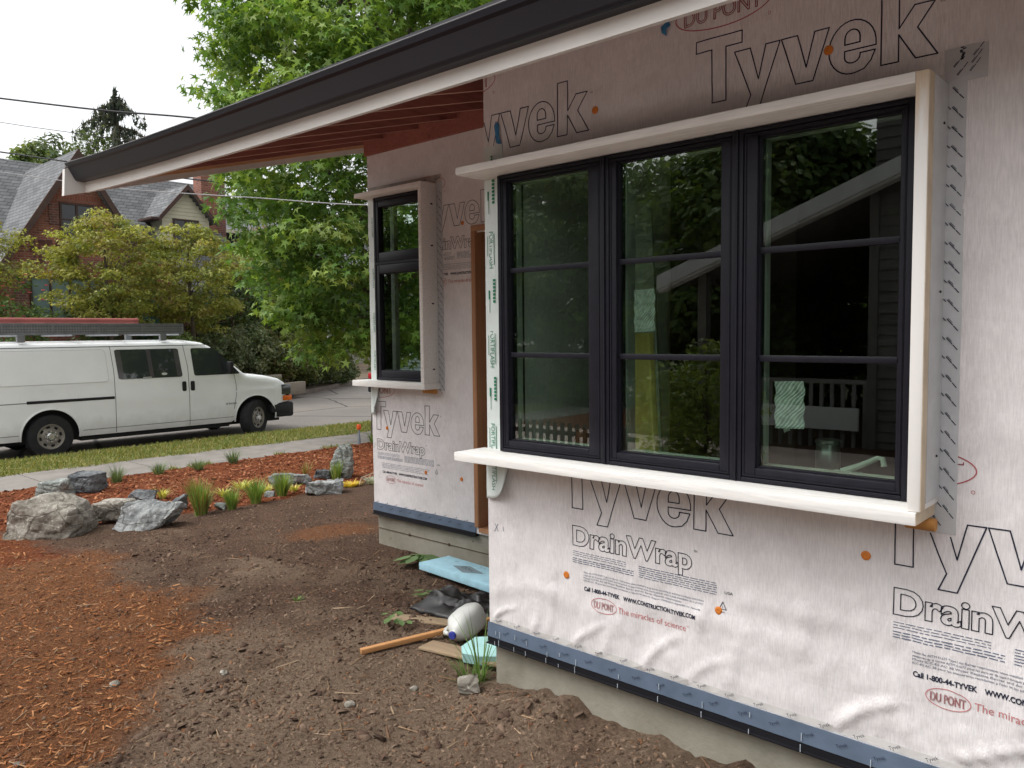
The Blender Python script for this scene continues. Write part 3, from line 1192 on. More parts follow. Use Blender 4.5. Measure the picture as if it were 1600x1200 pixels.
fs = [(2*i, 2*i+2, 2*i+3, 2*i+1) for i in range(len(xs)-1)]
mbt.add(vs, fs)
tp = mbt.build('sealing_tape', bpy.data.materials['clear sealing tape'], wall)
g = MB()
marks(g, 'Tyvek', .05, 4.2, .118, .332, lambda x, z, off=0: (x, -.0075-off, z), .004, 26, .040, 1)
marks(g, 'Tyvek', .10, 4.2, .118, .282, lambda x, z, off=0: (x, -.0135-off, z), .001, 24, .040, 2)
g.build('lettering', M_ink, tp)
g = MB()
for x in (.05, .075, .17, .24, .36, .43, .52, .74, .93, 1.12, 1.31, 1.50, 1.73, 1.9):
    l = random.uniform(.03, .062)
    z1 = random.uniform(.275, .31)
    g.box(x, x+.0022, -.0165, -.0145, z1-l*.5, z1)
    g.box(x, x+.0022, -.0245, -.0225, .229, .229+l*.5)
g.build('lettering', mat('pale print', (.42, .47, .52), .6), tp)
g = MB()
marks(g, 'Tyvek', HX0+.03, -1.46, .115, .318, far, .008, 24, .040, 3)
marks(g, 'Tyvek', HX0+.09, -1.46, .115, .284, far, .014, 24, .040, 5)
g.build('lettering', M_ink, fwall)
# marks pencilled on the wall, blue masking tape
g = MB()
for (a, b) in (((.040, .800), (.062, .765)), ((.060, .800), (.038, .763)), ((.093, .790), (.094, .770))):
    ribbon(g, [[a, b]], .0022, front, lambda x, z: True)
g.build('pencil_mark', M_ink2, wall)
def rag(pts, surf, off, parent):
    mb = MB()
    vs = [surf(p[0], p[1], off+.006*(i % 2)+.003) for i, p in enumerate(pts)]
    mb.add(vs, [tuple(range(len(pts)))])
    o = mb.build('masking_tape', M_blue, parent, fix=False)
    md = o.modifiers.new('thickness', 'SOLIDIFY')
    md.thickness = .0008
    return o
rag([(.070, 2.605), (.086, 2.620), (.100, 2.606), (.102, 2.55), (.112, 2.520), (.096, 2.521), (.078, 2.530), (.080, 2.57)], front, .003, wall)
rag([(.93, 2.815), (.966, 2.83), (.972, 2.812), (.958, 2.800), (.955, 2.776), (.938, 2.790)], front, .003, wall)

# far window's side tape
tp = strip(-1.799, -1.738, 1.262, 2.80, far, M_tapeg, 'flashing_tape', fwall, .0022, 16)
g = MB()
for i in range(26):
    z = 2.70-.0565*i
    dashmarks(g, -1.764, z+.01, far, .0042, .8)
    dashmarks(g, -1.793, z-.016, far, .0042, .8)
g.build('lettering', M_ink, tp)
tp = strip(HX0+.002, -2.476, 1.32, 2.74, far, M_tape, 'flashing_tape', fwall, .003, 14)
g = MB()
ffl = lambda x, z, off=0: far(x, z, off)
for i, z in enumerate((2.60, 2.2, 1.85, 1.55)):
    vtext(g, 'FORTIFLASH', -2.555, z, .15, .019, ffl, .0052)
g.build('lettering', M_green, tp)
tp = strip(HX0+.004, -1.745, 2.775, 2.835, far, mat('dusty sealing tape', (.40, .36, .32), .4, .35, 12, .4, 40), 'sealing_tape', fwall, .0028, 3)
g = MB()
marks(g, 'Tyvek', -2.45, -1.75, .16, 2.79, far, .0045, 12, .06, 8)
g.build('lettering', M_ink, tp)
# ------------------------------------------------------------------ windows
def ring(mb, x0, x1, z0, z1, w, y0, y1, wb=None, wt=None, bev=0):
    """rectangular frame of width w between y0 (front) and y1"""
    wb = w if wb is None else wb
    wt = w if wt is None else wt
    k = dict(bev=bev) if bev else {}
    mb.box(x0, x0+w, y0, y1, z0, z1, **k)
    mb.box(x1-w, x1, y0, y1, z0, z1, **k)
    mb.box(x0+w, x1-w, y0, y1, z0, z0+wb, **k)
    mb.box(x0+w, x1-w, y0, y1, z1-wt, z1, **k)

win = MB()
x0, x1, z0, z1 = WH
units = [(.125, .703), (.703, 1.267), (1.267, 1.838)]
for a, b in units:
    ring(win, a+.0015, b-.0015, z0+.001, z1-.001, .020, -.054, .10, .016, .016, .003)
win.box(.703-.004, .703+.004, -.060, -.02, z0+.002, z1-.002)
win.box(1.267-.004, 1.267+.004, -.060, -.02, z0+.002, z1-.002)
window = win.build('window', M_blk, house, 30)
glx = [(.176, .621), (.757, 1.203), (1.339, 1.799)]
for (a, b), (ga, gb) in zip(units, glx):
    s = MB()
    xa, xb, za, zb = a+.0225, b-.0225, z0+.018, z1-.018
    gza, gzb = 1.203, 2.341
    # stiles and rails
    s.box(xa, ga, -.050, .016, za, zb, bev=.003)
    s.box(gb, xb, -.050, .016, za, zb, bev=.003)
    s.box(ga, gb, -.050, .016, za, gza, bev=.003)
    s.box(ga, gb, -.050, .016, gzb, zb, bev=.003)
    # glazing bead stepping back to the glass
    ring(s, ga-.002, gb+.002, gza-.002, gzb+.002, .008, -.036, -.006)
    # outer bead line near the frame edge
    ring(s, xa+.004, xb-.004, za+.004, zb-.004, .005, -.053, -.045)
    for zm in (1.954, 1.584):
        s.box(ga, gb, -.036, -.0265, zm-.011, zm+.011, bev=.003)
    sash = s.build('sash', M_blk, window, 30)
    g = MB()
    g.box(ga-.001, gb+.001, -.025, -.020, gza-.001, gzb+.001)
    g.build('pane', M_glass, sash)
    g = MB()
    for zm in (1.954, 1.584):
        g.box(ga, gb, -.018, -.012, zm-.009, zm+.009)
    g.build('inner_glazing_bar', M_int, sash)
    # white painted interior stops seen through the glass
    g = MB()
    ring(g, ga-.012, gb+.012, gza-.012, gzb+.012, .018, .017, .045)
    g.build('interior_stop', M_int, sash)
g = MB()
for a, b in units:
    ring(g, a-.0+.002, b-.002, z0-.01, z1+.01, .012, .101, .145)
g.build('interior_jamb', M_int, window)
# bubble wrap squares stuck inside the glass, crank handle
def bubble(name, x0, x1, z0, z1, y=-.0135):
    mb = MB()
    n = 14
    mm = 20
    vs, fs = [], []
    P = {}
    for j in range(mm+1):
        for i in range(n+1):
            x = x0+(x1-x0)*i/n+.003*math.sin(j*.9)+(.01*(1-j/mm))*0
            z = z0+(z1-z0)*j/mm+.004*(i/n)
            bump_ = .004*((i+j) % 2)
            vs.append((x, y+.001+bump_, z))
    fs = [(j*(n+1)+i, j*(n+1)+i+1, (j+1)*(n+1)+i+1, (j+1)*(n+1)+i) for j in range(mm) for i in range(n)]
    mb.add(vs, fs)
    return mb.build(name, mat('bubble wrap', (.40, .43, .41), .25, .3, 60, .5, 90, spec=.6), window, False, fix=False)
bubble('bubble_wrap_pad', .815, .908, 1.678, 1.842)
bubble('bubble_wrap_pad', 1.392, 1.494, 1.343, 1.505)
g = MB()
g.tube([(1.60, .05, 1.205), (1.66, .055, 1.232), (1.715, .05, 1.262), (1.732, .045, 1.262), (1.738, .04, 1.238)], [.012, .010, .008, .009, .010], 8)
g.box(1.57, 1.66, .03, .075, 1.19, 1.207)
g.build('crank_handle', M_int, window, True)
g = MB()
g.tube([(1.395, .05, 1.42), (1.40, .055, 1.37), (1.415, .05, 1.33), (1.405, .05, 1.325), (1.393, .05, 1.36)], [.006, .006, .006, .006, .005], 8)
g.build('sash_lock', M_int, window, True)

# far window: an awning sash over a taller fixed sash
win = MB()
fx0, fx1, fz0, fz1 = -2.475, -1.840, 1.322, 2.738
ring(win, fx0, fx1, fz0, fz1, .022, FY-.05, FY+.10, bev=.003)
win.box(fx0+.022, fx1-.022, FY-.050, FY+.09, 2.222, 2.240)
fwin = win.build('window', M_blk, house, 30)
for za, zb, ga, gb in ((2.242, 2.714, 2.312, 2.664), (1.346, 2.220, 1.398, 2.152)):
    s = MB()
    s.box(fx0+.024, -2.418, FY-.046, FY+.02, za, zb, bev=.003)
    s.box(-1.908, fx1-.024, FY-.046, FY+.02, za, zb, bev=.003)
    s.box(-2.418, -1.908, FY-.046, FY+.02, za, ga, bev=.003)
    s.box(-2.418, -1.908, FY-.046, FY+.02, gb, zb, bev=.003)
    ring(s, -2.42, -1.906, ga-.002, gb+.002, .008, FY-.032, FY-.004)
    sash = s.build('sash', M_blk, fwin, 30)
    g = MB()
    g.box(-2.419, -1.907, FY-.021, FY-.016, ga-.001, gb+.001)
    g.build('pane', M_glass, sash)

# primed white trim boards standing proud of the wall
def board(name, x0, x1, y0, y1, z0, z1, m=M_white, bev=.0016, par=house):
    mb = MB()
    mb.box(x0, x1, y0, y1, z0, z1, bev=bev)
    return mb.build(name, m, par, 30)
sill = board('sill', -.022, 1.899, -.196, -.001, 1.112, 1.150)
head = board('head_trim', .004, 1.872, -.188, -.001, 2.3725, 2.404)
mb = MB()
mb.box(1.8725, 1.908, -.188, -.001, 1.1515, 2.404, bev=.003)
def jambmat():
    m, t, b = nodes('half primed jamb')
    sp = t.nodes.new('ShaderNodeSeparateXYZ')
    t.links.new(objco(t), sp.inputs[0])
    nz = noise_tex(t, objco(t, (60, 60, 5)), 1.0, 4)
    ad = t.nodes.new('ShaderNodeMath')
    ad.operation = 'MULTIPLY_ADD'
    ad.inputs[1].default_value = .5
    t.links.new(nz, ad.inputs[0])
    t.links.new(sp.outputs[2], ad.inputs[2])
    k = ramp(t, ad.outputs[0], [(0, (0, 0, 0)), (1, (1, 1, 1))])
    mr = t.nodes.new('ShaderNodeMapRange')
    mr.inputs['From Min'].default_value = 2.48
    mr.inputs['From Max'].default_value = 2.66
    t.links.new(ad.outputs[0], mr.inputs['Value'])
    wd = ramp(t, nz, [(.35, (.50, .38, .25)), (.65, (.66, .53, .38))])
    c = mixc(t, mr.outputs[0], (.78, .765, .735), wd)
    t.links.new(c, b.inputs['Base Color'])
    b.inputs['Roughness'].default_value = .6
    return m
jamb = mb.build('jamb_trim', jambmat(), house, 30)
# bare wood showing where the primer stops at the corner
M_bare = mat('bare trim wood', (.56, .46, .34), .65, .18, 9, .1, 60)
mb = MB()
mb.box(1.908, 1.9095, -.187, -.140, 1.153, 2.402)
mb.build('bare_edge', M_bare, jamb)
mb = MB()
mb.box(1.899, 1.9005, -.194, -.003, 1.1135, 1.1485)
mb.build('bare_end', M_bare, sill)
mb = MB()
mb.box(1.908, 1.911, -.1395, -.0025, 1.17, 2.40)
tj = mb.build('tape_flap', M_tapeg, jamb)
for z in (2.28, 1.79, 1.30):
    mb = MB()
    mb.lathe([(.004, 0), (.004, .002), (.001, .002)], 10, Matrix.Translation((1.9122, -.045, z)) @ Matrix.Rotation(R(90), 4, 'Y') @ Matrix.Scale(1.8, 4, (0, 1, 0)))
    mb.build('nail_hole', M_flashk, jamb)
mb = MB()
mb.tube([(1.835, -.055, 1.092), (1.918, -.055, 1.092)], .020, 10)
mb.build('sill_support', mat('wood wedge', (.50, .24, .07), .7, .2, 12), sill, True)

board('sill', HX0-.045, -1.785, FY-.158, FY-.001, 1.274, 1.320)
board('head_trim', HX0+.015, -1.8365, FY-.147, FY-.001, 2.740, 2.772, M_white)
board('jamb_trim', -1.836, -1.800, FY-.147, FY-.001, 1.3205, 2.772, M_white)
mb = MB()
mb.tube([(-1.90, FY-.06, 1.258), (-1.77, FY-.06, 1.258)], .018, 10)
mb.build('sill_support', bpy.data.materials['wood wedge'], house, True)
for z in (2.62, 2.32, 1.90, 1.42):
    mb = MB()
    mb.lathe([(.006, 0), (.006, .002), (.001, .002)], 10, Matrix.Translation((-1.80, FY-.05, z)) @ Matrix.Rotation(R(90), 4, 'Y') @ Matrix.Scale(2, 4, (0, 1, 0)))
    mb.build('nail_hole', M_flashk, house)

# porch door frame of bare fir
mb = MB()
mb.box(-1.430, -1.389, FY-.022, FY+.16, .30, 2.39, bev=.003)
mb.box(-.33, -.29, FY-.022, FY+.16, .30, 2.39, bev=.003)
mb.box(-1.430, -.29, FY-.022, FY+.16, 2.3905, 2.43, bev=.003)
mb.box(-1.389, -.33, FY-.02, FY+.20, .268, .30)
mb.build('door_frame', M_fir, house, 30)

# ------------------------------------------------------------------ roof over the eave
RS = .27
def under(y):
    return 2.665+RS*(y+.60)
XR0, XR1 = -3.0, 5.4
M_edge = woodmat('cut fir edge', (.50, .30, .23), .2, 1, .7)
mb = MB()
for q in range(28):
    mb.box(XR0+.3*q, XR0+.3*q+.3, -.618, -.598, 2.616, 2.76)
mb.build('fascia', M_fasc, house)
x = -2.80
k = 0
while x < XR1:
    ye = FY+1.6 if x < .05 else 1.2
    mb = MB()
    up_ = .0 if x < -.1 else .06
    mb.prism([(-.597, under(-.597)+up_), (ye, under(ye)+up_), (ye, under(ye)+.089), (-.597, under(-.597)+.089)], x, x+.038, 'x')
    mb.mi[2] = 1
    mb.build('rafter', [M_cedar, M_edge], house)
    x += .405
mb = MB()
mb.prism([(-.60, under(-.60)+.091), (6.5, under(6.5)+.091), (6.5, under(6.5)+.112), (-.60, under(-.60)+.112)], XR0, XR1, 'x')
mb.build('roof_boards', M_cedar, house)
mb = MB()
mb.prism([(-.70, under(-.70)+.113), (6.5, under(6.5)+.113), (6.5, under(6.5)+.145), (-.70, under(-.70)+.128)], XR0-.05, XR1, 'x')
mb.build('roof', mat('dark roofing', (.05, .05, .055), .85, .2, 6, .3, 60), house)
# blocking above the wall plates
mb = MB()
mb.box(HX0-.004, -.005, FY-.028, FY-.004, 3.085, 3.40)
mb.build('frieze_board', M_cedar, house)
mb = MB()
mb.box(.0, 4.4, .004, .03, 2.95, 3.0)
mb.build('frieze_board', M_cedar, house)
# rake board on the street end, running a little past the fascia
mb = MB()
rb = lambda y: 2.622+RS*(y+.60)
mb.prism([(-.745, rb(-.745)), (6.4, rb(6.4)), (6.4, rb(6.4)+.17), (-.70, rb(-.70)+.175), (-.735, rb(-.735)+.165)], XR0-.040, XR0-.001, 'x')
mb.build('rake_board', M_fasc, house)
mb = MB()
mb.prism([(-.55, under(-.55)-.005), (6.4, under(6.4)-.005), (6.4, under(6.4)+.089), (-.55, under(-.55)+.089)], XR0+.001, XR0+.035, 'x')
mb.build('rake_rafter', woodmat('light fir', (.66, .36, .18), .25, 1), house)
# gutter
gp = [(-.6185, 2.682), (-.664, 2.682), (-.674, 2.685), (-.681, 2.693), (-.690, 2.710), (-.702, 2.732), (-.716, 2.757), (-.729, 2.766), (-.737, 2.783), (-.730, 2.786)]
inn = [(-.727, 2.780), (-.722, 2.766), (-.709, 2.757), (-.695, 2.732), (-.683, 2.710), (-.674, 2.695), (-.664, 2.690), (-.6225, 2.690), (-.6225, 2.77), (-.6185, 2.77)]
mb = MB()
for q in range(28):
    mb.prism(gp+inn, XR0+.002+.3*q, XR0+.302+.3*q, 'x')
gut = mb.build('gutter', M_gut, house)
mb = MB()
for q in range(28):
    mb.prism([(-.736, 2.7865), (-.728, 2.7875), (-.728, 2.7905), (-.737, 2.7895)], XR0+.002+.3*q, XR0+.302+.3*q, 'x')
mb.build('gutter_lip', M_drip, gut)
mb = MB()
for q in range(28):
    mb.prism([(-.690, under(-.70)+.129), (-.60, under(-.60)+.130), (-.60, under(-.60)+.135), (-.692, under(-.70)+.134)], XR0+.3*q, XR0+.3+.3*q, 'x')
mb.build('drip_edge', M_drip, house)

# the eave drops slightly towards the near end
for o in house.children_recursive:
    if o.name.split('.')[0] in ('fascia', 'gutter', 'gutter_lip') or o.name == 'drip_edge.002':
        for v in o.data.vertices:
            v.co.z -= (.046 if o.name.startswith('fascia') else .056)*(1-math.exp(-(v.co.x+3.0)/1.2))

# ------------------------------------------------------------------ inside
mb = MB()
mb.box(HX0+.02, 4.4, FY+.24, 6, .26, .30)
mb.box(.16, 4.4, .25, FY+.239, .26, .30)
mb.build('interior_floor', mat('floor sheathing', (.18, .13, .08), .8, .2, 3), house)
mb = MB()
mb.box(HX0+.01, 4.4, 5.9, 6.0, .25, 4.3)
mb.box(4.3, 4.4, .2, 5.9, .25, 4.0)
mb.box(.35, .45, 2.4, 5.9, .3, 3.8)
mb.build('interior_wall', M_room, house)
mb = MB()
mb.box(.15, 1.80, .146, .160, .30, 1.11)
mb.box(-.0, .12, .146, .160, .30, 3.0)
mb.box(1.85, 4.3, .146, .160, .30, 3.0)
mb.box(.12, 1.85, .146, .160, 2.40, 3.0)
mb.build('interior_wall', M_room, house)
# street end wall: wide window openings, only the piers and the strips above and below are closed
mb = MB()
mb.box(HX0, HX0+.012, FY, FY+.10, .25, 3.28)
mb.box(HX0, HX0+.012, FY+.10, 3.3, .25, 1.18)
mb.box(HX0, HX0+.012, FY+.10, 3.3, 2.80, 3.6)
mb.box(HX0, HX0+.012, 3.3, 6.0, .25, 4.2)
mb.build('end_wall', M_wrap, house)
mb = MB()
for y in (1.55, 3.30):
    mb.box(HX0+.013, HX0+.12, y-.04, y, 1.18, 2.80)
mb.box(HX0+.013, HX0+.12, 1.5, 3.30, 1.14, 1.18)
mb.box(HX0+.013, HX0+.12, 1.5, 3.30, 2.80, 2.84)
mb.build('window_frame', M_int, house)
# inner opening seen through the left casement
mb = MB()
ring(mb, -1.45, -.62, 1.20, 2.35, .07, 1.95, 2.02)
mb.box(-1.06, -1.02, 1.96, 2.01, 1.27, 2.28)
mb.box(-.60, -.52, 1.9, 2.02, .3, 2.6)
mb.box(.02, .10, .57, .62, .3, 2.42)
mb.build('interior_window_frame', M_int, house)
# things standing inside
t = MB()
M1 = Matrix.Translation((.735, .235, .30)) @ Matrix.Rotation(R(2), 4, 'X') @ Matrix.Rotation(R(-2), 4, 'Y')
t.box(-.06, .08, -.02, .02, 0, 1.375, M1, bev=.003)
tag(t.build('plank', woodmat('yellow plank', (.80, .64, .20), .2, 2), None, 30), 'yellowish plank leaning upright inside the middle window', 'plank')
t = MB()
M1 = Matrix.Translation((.46, .50, .30)) @ Matrix.Rotation(R(5), 4, 'X')
t.box(.0, .215, -.008, .008, 0, 1.95, M1)
tag(t.build('wallboard_sheet', mat('wallboard', (.24, .24, .21), .8, .15, 5), None), 'grey sheet of wallboard leaning behind the yellowish plank inside the middle window', 'wallboard')
t = MB()
t.lathe([(.040, 0), (.043, .004), (.043, .075), (.040, .08), (.040, .105), (.044, .108), (.044, .118), (.038, .12), (.0, .12)], 20, Matrix.Translation((1.50, .19, 1.172)))
jar = tag(t.build('can', mat('brushed metal can', (.30, .31, .30), .3, .3, 9, .1, 40, metal=.8), None, True), 'small metal can standing behind the right window sash, under the bubble wrap', 'can')
t = MB()
t.box(.16, 1.80, .1565, .26, 1.15, 1.170, bev=.003)
t.build('interior_sill', M_int, house)
t = MB()
t.lathe([(.0, -.04), (.028, -.035), (.036, 0), (.028, .035), (.0, .04)], 16, Matrix.Translation((.40, .20, 1.206)))
tag(t.build('door_knob', mat('brown knob', (.16, .06, .035), .35), None, True), 'round brown knob lying on the inner sill of the left sash', 'knob')
# ------------------------------------------------------------------ rubbish lying by the wall
def gpt(x, y, dz=0):
    return (x, y, gz(x, y)+dz)
# pale blue foam board, one end propped on the ground by the foundation
M_foam = mat('pale blue foam', (.36, .60, .70), .75, .10, 14, .15, 90)
mb = MB()
T = Matrix.Translation((-.94, 1.04, .045)) @ Matrix.Rotation(R(-8), 4, 'Z') @ Matrix.Rotation(R(-2.0), 4, 'Y')
mb.box(-.72, .72, -.13, .13, 0, .05, T, bev=.004)
foam = tag(mb.build('foam_board', M_foam, None, 30), 'long pale blue foam board lying along the foundation in front of the recessed wall', 'foam board')
mb = MB()
dm = [(-.47, -.015), (-.36, .055), (-.14, .005), (-.27, -.075)]
mb.add([T @ Vector((x, y, .0515)) for x, y in dm], [(0, 1, 2, 3)])
vs, fs, be = text_fit('DOW', 0, 0, width=.15, height=.035)
mk = MB()
mk.add([T @ Vector((-.385+p[0], -.012-.20*(p[0]-.05)+p[1], .0522)) for p in vs], fs)
for (x, y, a, l) in ((-.55, .06, .3, .03), (-.42, .10, .8, .012), (-.30, .09, .2, .02), (-.24, .085, -.7, .015), (-.05, .03, .1, .05), (-.08, .06, .9, .03), (.12, -.02, .4, .02), (.3, .05, .3, .03)):
    c, s_ = math.cos(a), math.sin(a)
    mk.add([T @ Vector((x+u*c-v*s_, y+u*s_+v*c, .0518)) for u, v in ((0, 0), (l, 0), (l, .005), (0, .005))], [(0, 1, 2, 3)])
dmo = mb.build('printed_diamond', mat('grey print', (.20, .27, .30), .7), foam, fix=False)
mk.build('lettering', mat('dark marks', (.06, .09, .10), .8), foam, fix=False)
mb = MB()
mb.lathe([(.014, 0), (.013, .004), (.004, .005)], 10, T @ Matrix.Translation((-.10, .075, .051)))
mb.build('peg', M_flashk, foam)
# small offcut by the corner
mb = MB()
T = Matrix.Translation((-.22, .22, .035)) @ Matrix.Rotation(R(25), 4, 'Z') @ Matrix.Rotation(R(10), 4, 'X')
mb.prism([(-.14, -.03), (-.11, -.09), (-.02, -.10), (.13, -.07), (.16, .05), (.02, .10), (-.10, .07)], 0, .05, 'z', T)
tag(mb.build('foam_offcut', mat('mint foam', (.37, .62, .60), .75, .1, 12, .15, 80), None), 'small broken mint green foam offcut between the milk jug and the near corner', 'foam offcut')

# crumpled black plastic
def crumple(cx, cy, lx, ly, h, seed, rot):
    n, m = 44, 24
    vs = []
    for j in range(m+1):
        for i in range(n+1):
            u, v = i/n, j/m
            x, y = (u-.5)*lx, (v-.5)*ly*(.55+.45*math.sin(math.pi*min(1, u*1.25+.12)))
            rid = abs(fbm(u*3.1+seed, v*2.6, 1, 2))*1.3+.35*abs(fbm(u*8+seed, v*5, 4, 2))
            e = min(1, min(u, 1-u, v, 1-v)*7)
            z = h*(.25+.6*rid*(.35+.65*math.sin(math.pi*v)))*e+.01
            x += .05*fbm(v*6, seed, u*3)
            y += .04*fbm(u*7, seed, v*3)
            c, s_ = math.cos(rot), math.sin(rot)
            X, Y = cx+x*c-y*s_, cy+x*s_+y*c
            vs.append((X, Y, gz(X, Y)+z))
    mb = MB()
    mb.add(vs, [(j*(n+1)+i, j*(n+1)+i+1, (j+1)*(n+1)+i+1, (j+1)*(n+1)+i) for j in range(m) for i in range(n)])
    o = mb.build('plastic_sheet', mat('black plastic', (.013, .012, .012), .42, .2, 8, .15, 60, spec=.4), None, 50, fix=False)
    md = o.modifiers.new('thickness', 'SOLIDIFY')
    md.thickness = .002
    return o
tag(crumple(-.64, .72, 1.08, .40, .17, 3, R(14)), 'crumpled black plastic sheet lying between the foam board and the milk jug', 'plastic sheet')

# milk jug lying on its side, cap towards the viewer
jug = thing('milk_jug', 'empty white milk jug lying on its side with a blue cap', 'milk jug', (-.53, .33, gz(-.53, .33)+.085), R(250))
jug.rotation_euler = (R(105), R(8), R(283))
def superellipse(a, b, n, p=3.2):
    out = []
    for i in range(n):
        t = 2*math.pi*i/n
        c, s_ = math.cos(t), math.sin(t)
        out.append((a*abs(c)**(2/p)*(1 if c >= 0 else -1), b*abs(s_)**(2/p)*(1 if s_ >= 0 else -1)))
    return out
prof = [(-.138, .050, 3), (-.136, .066, 3), (-.128, .074, 3.2), (-.06, .078, 3.4), (.0, .077, 3.4), (.030, .074, 3.2), (.062, .062, 2.8), (.088, .044, 2.4), (.103, .026, 2.1), (.108, .0195, 2), (.122, .0190, 2)]
mb = MB()
n = 28
vs, fs = [], []
for k, (x, a, p) in enumerate(prof):
    for (y, z) in superellipse(a, a*.98, n, p):
        dent = .004*fbm(x*9, y*9, z*9) if k < 8 else 0
        zz = z-(.010*max(0, (x-.02)/.1) if z > 0 else 0)
        vs.append((x, y*(1+dent*6), zz*(1+dent*6)+(-.012 if x > .1 else -.012*max(0, (x-.03)/.07) if x > .03 else 0)))
for k in range(len(prof)-1):
    for j in range(n):
        fs.append((k*n+j, k*n+(j+1) % n, (k+1)*n+(j+1) % n, (k+1)*n+j))
fs += [tuple(range(n)), tuple(range((len(prof)-1)*n, len(prof)*n))]
mb.add(vs, fs)
m, t, b = nodes('milky plastic')
b.inputs['Base Color'].default_value = (.60, .61, .58, 1)
b.inputs['Roughness'].default_value = .34
b.inputs['Subsurface Weight'].default_value = .35
b.inputs['Subsurface Radius'].default_value = (.03, .03, .03)
mb.build('jug_body', m, jug, 70, True)
mb = MB()
mb.lathe([(.0205, 0), (.0215, .002), (.0215, .012), (.019, .015), (.001, .0155)], 22, Matrix.Translation((.112, 0, -.012)) @ Matrix.Rotation(R(90), 4, 'Y'))
mb.build('cap', mat('blue cap', (.035, .050, .32), .4), jug, True, True)
mb = MB()
mb.tube([(.092, 0, .030), (.080, 0, .062), (.045, 0, .086), (.012, 0, .090), (-.012, 0, .076)], [.011, .0125, .013, .0125, .012], 10)
mb.build('handle', m, jug, True, True)

# stick with its far end under the jug, plywood scraps, stones
def plank_between(name, a, b, w, h, m, label, cat, tilt=0):
    a, b = Vector(a), Vector(b)
    d = (b-a)
    rot = d.to_track_quat('X', 'Z').to_matrix().to_4x4()
    mb = MB()
    mb.box(0, d.length, -w/2, w/2, 0, h, Matrix.Translation(a) @ rot @ Matrix.Rotation(R(tilt), 4, 'X'), bev=.0025)
    return tag(mb.build(name, m, None, 30), label, cat)
M_stick = woodmat('orange fir', (.50, .25, .10), .15, 0)
plank_between('wood_stick', gpt(-.80, -.155, .004), (-.46, .78, .045), .032, .026, M_stick, 'slender square wooden stick lying on the soil with its middle behind the milk jug', 'wood stick')
M_ply = woodmat('weathered plywood', (.30, .22, .14), .3, 0)
plank_between('plywood_scrap', gpt(-.62, .14, .002), gpt(-.08, .20, .03), .12, .014, M_ply, 'weathered plywood scrap lying in front of the milk jug beside the near corner', 'plywood scrap')
plank_between('plywood_scrap', gpt(-1.10, .30, -.004), gpt(-.52, .56, .008), .10, .012, M_ply, 'thin dirty plywood strip half buried behind the square wooden stick', 'plywood scrap')
plank_between('wood_shim', gpt(-.78, .10, -.002), gpt(-.66, .19, .004), .035, .010, woodmat('grey shim', (.14, .09, .065), .3, 0), 'short dark wood shim in front of the square wooden stick', 'wood shim')

# ------------------------------------------------------------------ boulders
def rockmat(name, c1, c2, c3_, spots=.0):
    m, t, b = nodes(name)
    co = objco(t)
    n1 = noise_tex(t, co, 2.6, 6, .65)
    n2 = noise_tex(t, co, 16, 6, .7)
    n3 = noise_tex(t, objco(t, (3, 3, 14)), 1, 5, .6)
    c = ramp(t, n1, [(.30, c1), (.52, c2), (.72, c3_)])
    c = mixc(t, .5, c, ramp(t, n2, [(.3, c3(c1, .7)), (.55, c2), (.75, c3(c3_, 1.15))]))
    c = mixc(t, .35, c, ramp(t, n3, [(.38, c3(c1, .6)), (.6, c3_)]))
    t.links.new(c, b.inputs['Base Color'])
    b.inputs['Roughness'].default_value = .88
    b.inputs['Specular IOR Level'].default_value = .25
    vk = t.nodes.new('ShaderNodeTexVoronoi')
    vk.feature = 'DISTANCE_TO_EDGE'
    vk.inputs['Scale'].default_value = 1.0
    wv = t.nodes.new('ShaderNodeMix')
    wv.data_type = 'VECTOR'
    wv.inputs[0].default_value = .35
    nn = t.nodes.new('ShaderNodeTexNoise')
    nn.inputs['Scale'].default_value = 5
    t.links.new(objco(t, (4, 4, 8)), wv.inputs[4])
    t.links.new(co, nn.inputs['Vector'])
    t.links.new(nn.outputs['Color'], wv.inputs[5])
    t.links.new(wv.outputs[1], vk.inputs['Vector'])
    ck = ramp(t, vk.outputs['Distance'], [(.0, (.35, .33, .30)), (.035, (1, 1, 1))])
    c = mixc(t, .8, c, ck, 'MULTIPLY')
    n5 = noise_tex(t, co, 34, 3, .6)
    c = mixc(t, ramp(t, n5, [(.60, (0, 0, 0)), (.68, (.55, .55, .55))]), c, c3(c3_, 1.35))
    t.links.new(c, b.inputs['Base Color'])
    p = bump(t, None, n2, .55, .03)
    p = bump(t, None, ck, .5, .012, p)
    bump(t, b, noise_tex(t, co, 60, 5, .7), .4, .008, p)
    return m
RK = {'grey': rockmat('grey stone', (.13, .14, .145), (.29, .305, .305), (.48, .49, .475)),
      'dark': rockmat('dark stone', (.045, .05, .055), (.10, .11, .12), (.28, .29, .29)),
      'brown': rockmat('brown stone', (.14, .118, .092), (.30, .272, .228), (.50, .475, .42)),
      'green': rockmat('green grey stone', (.13, .15, .145), (.29, .32, .30), (.46, .47, .44))}
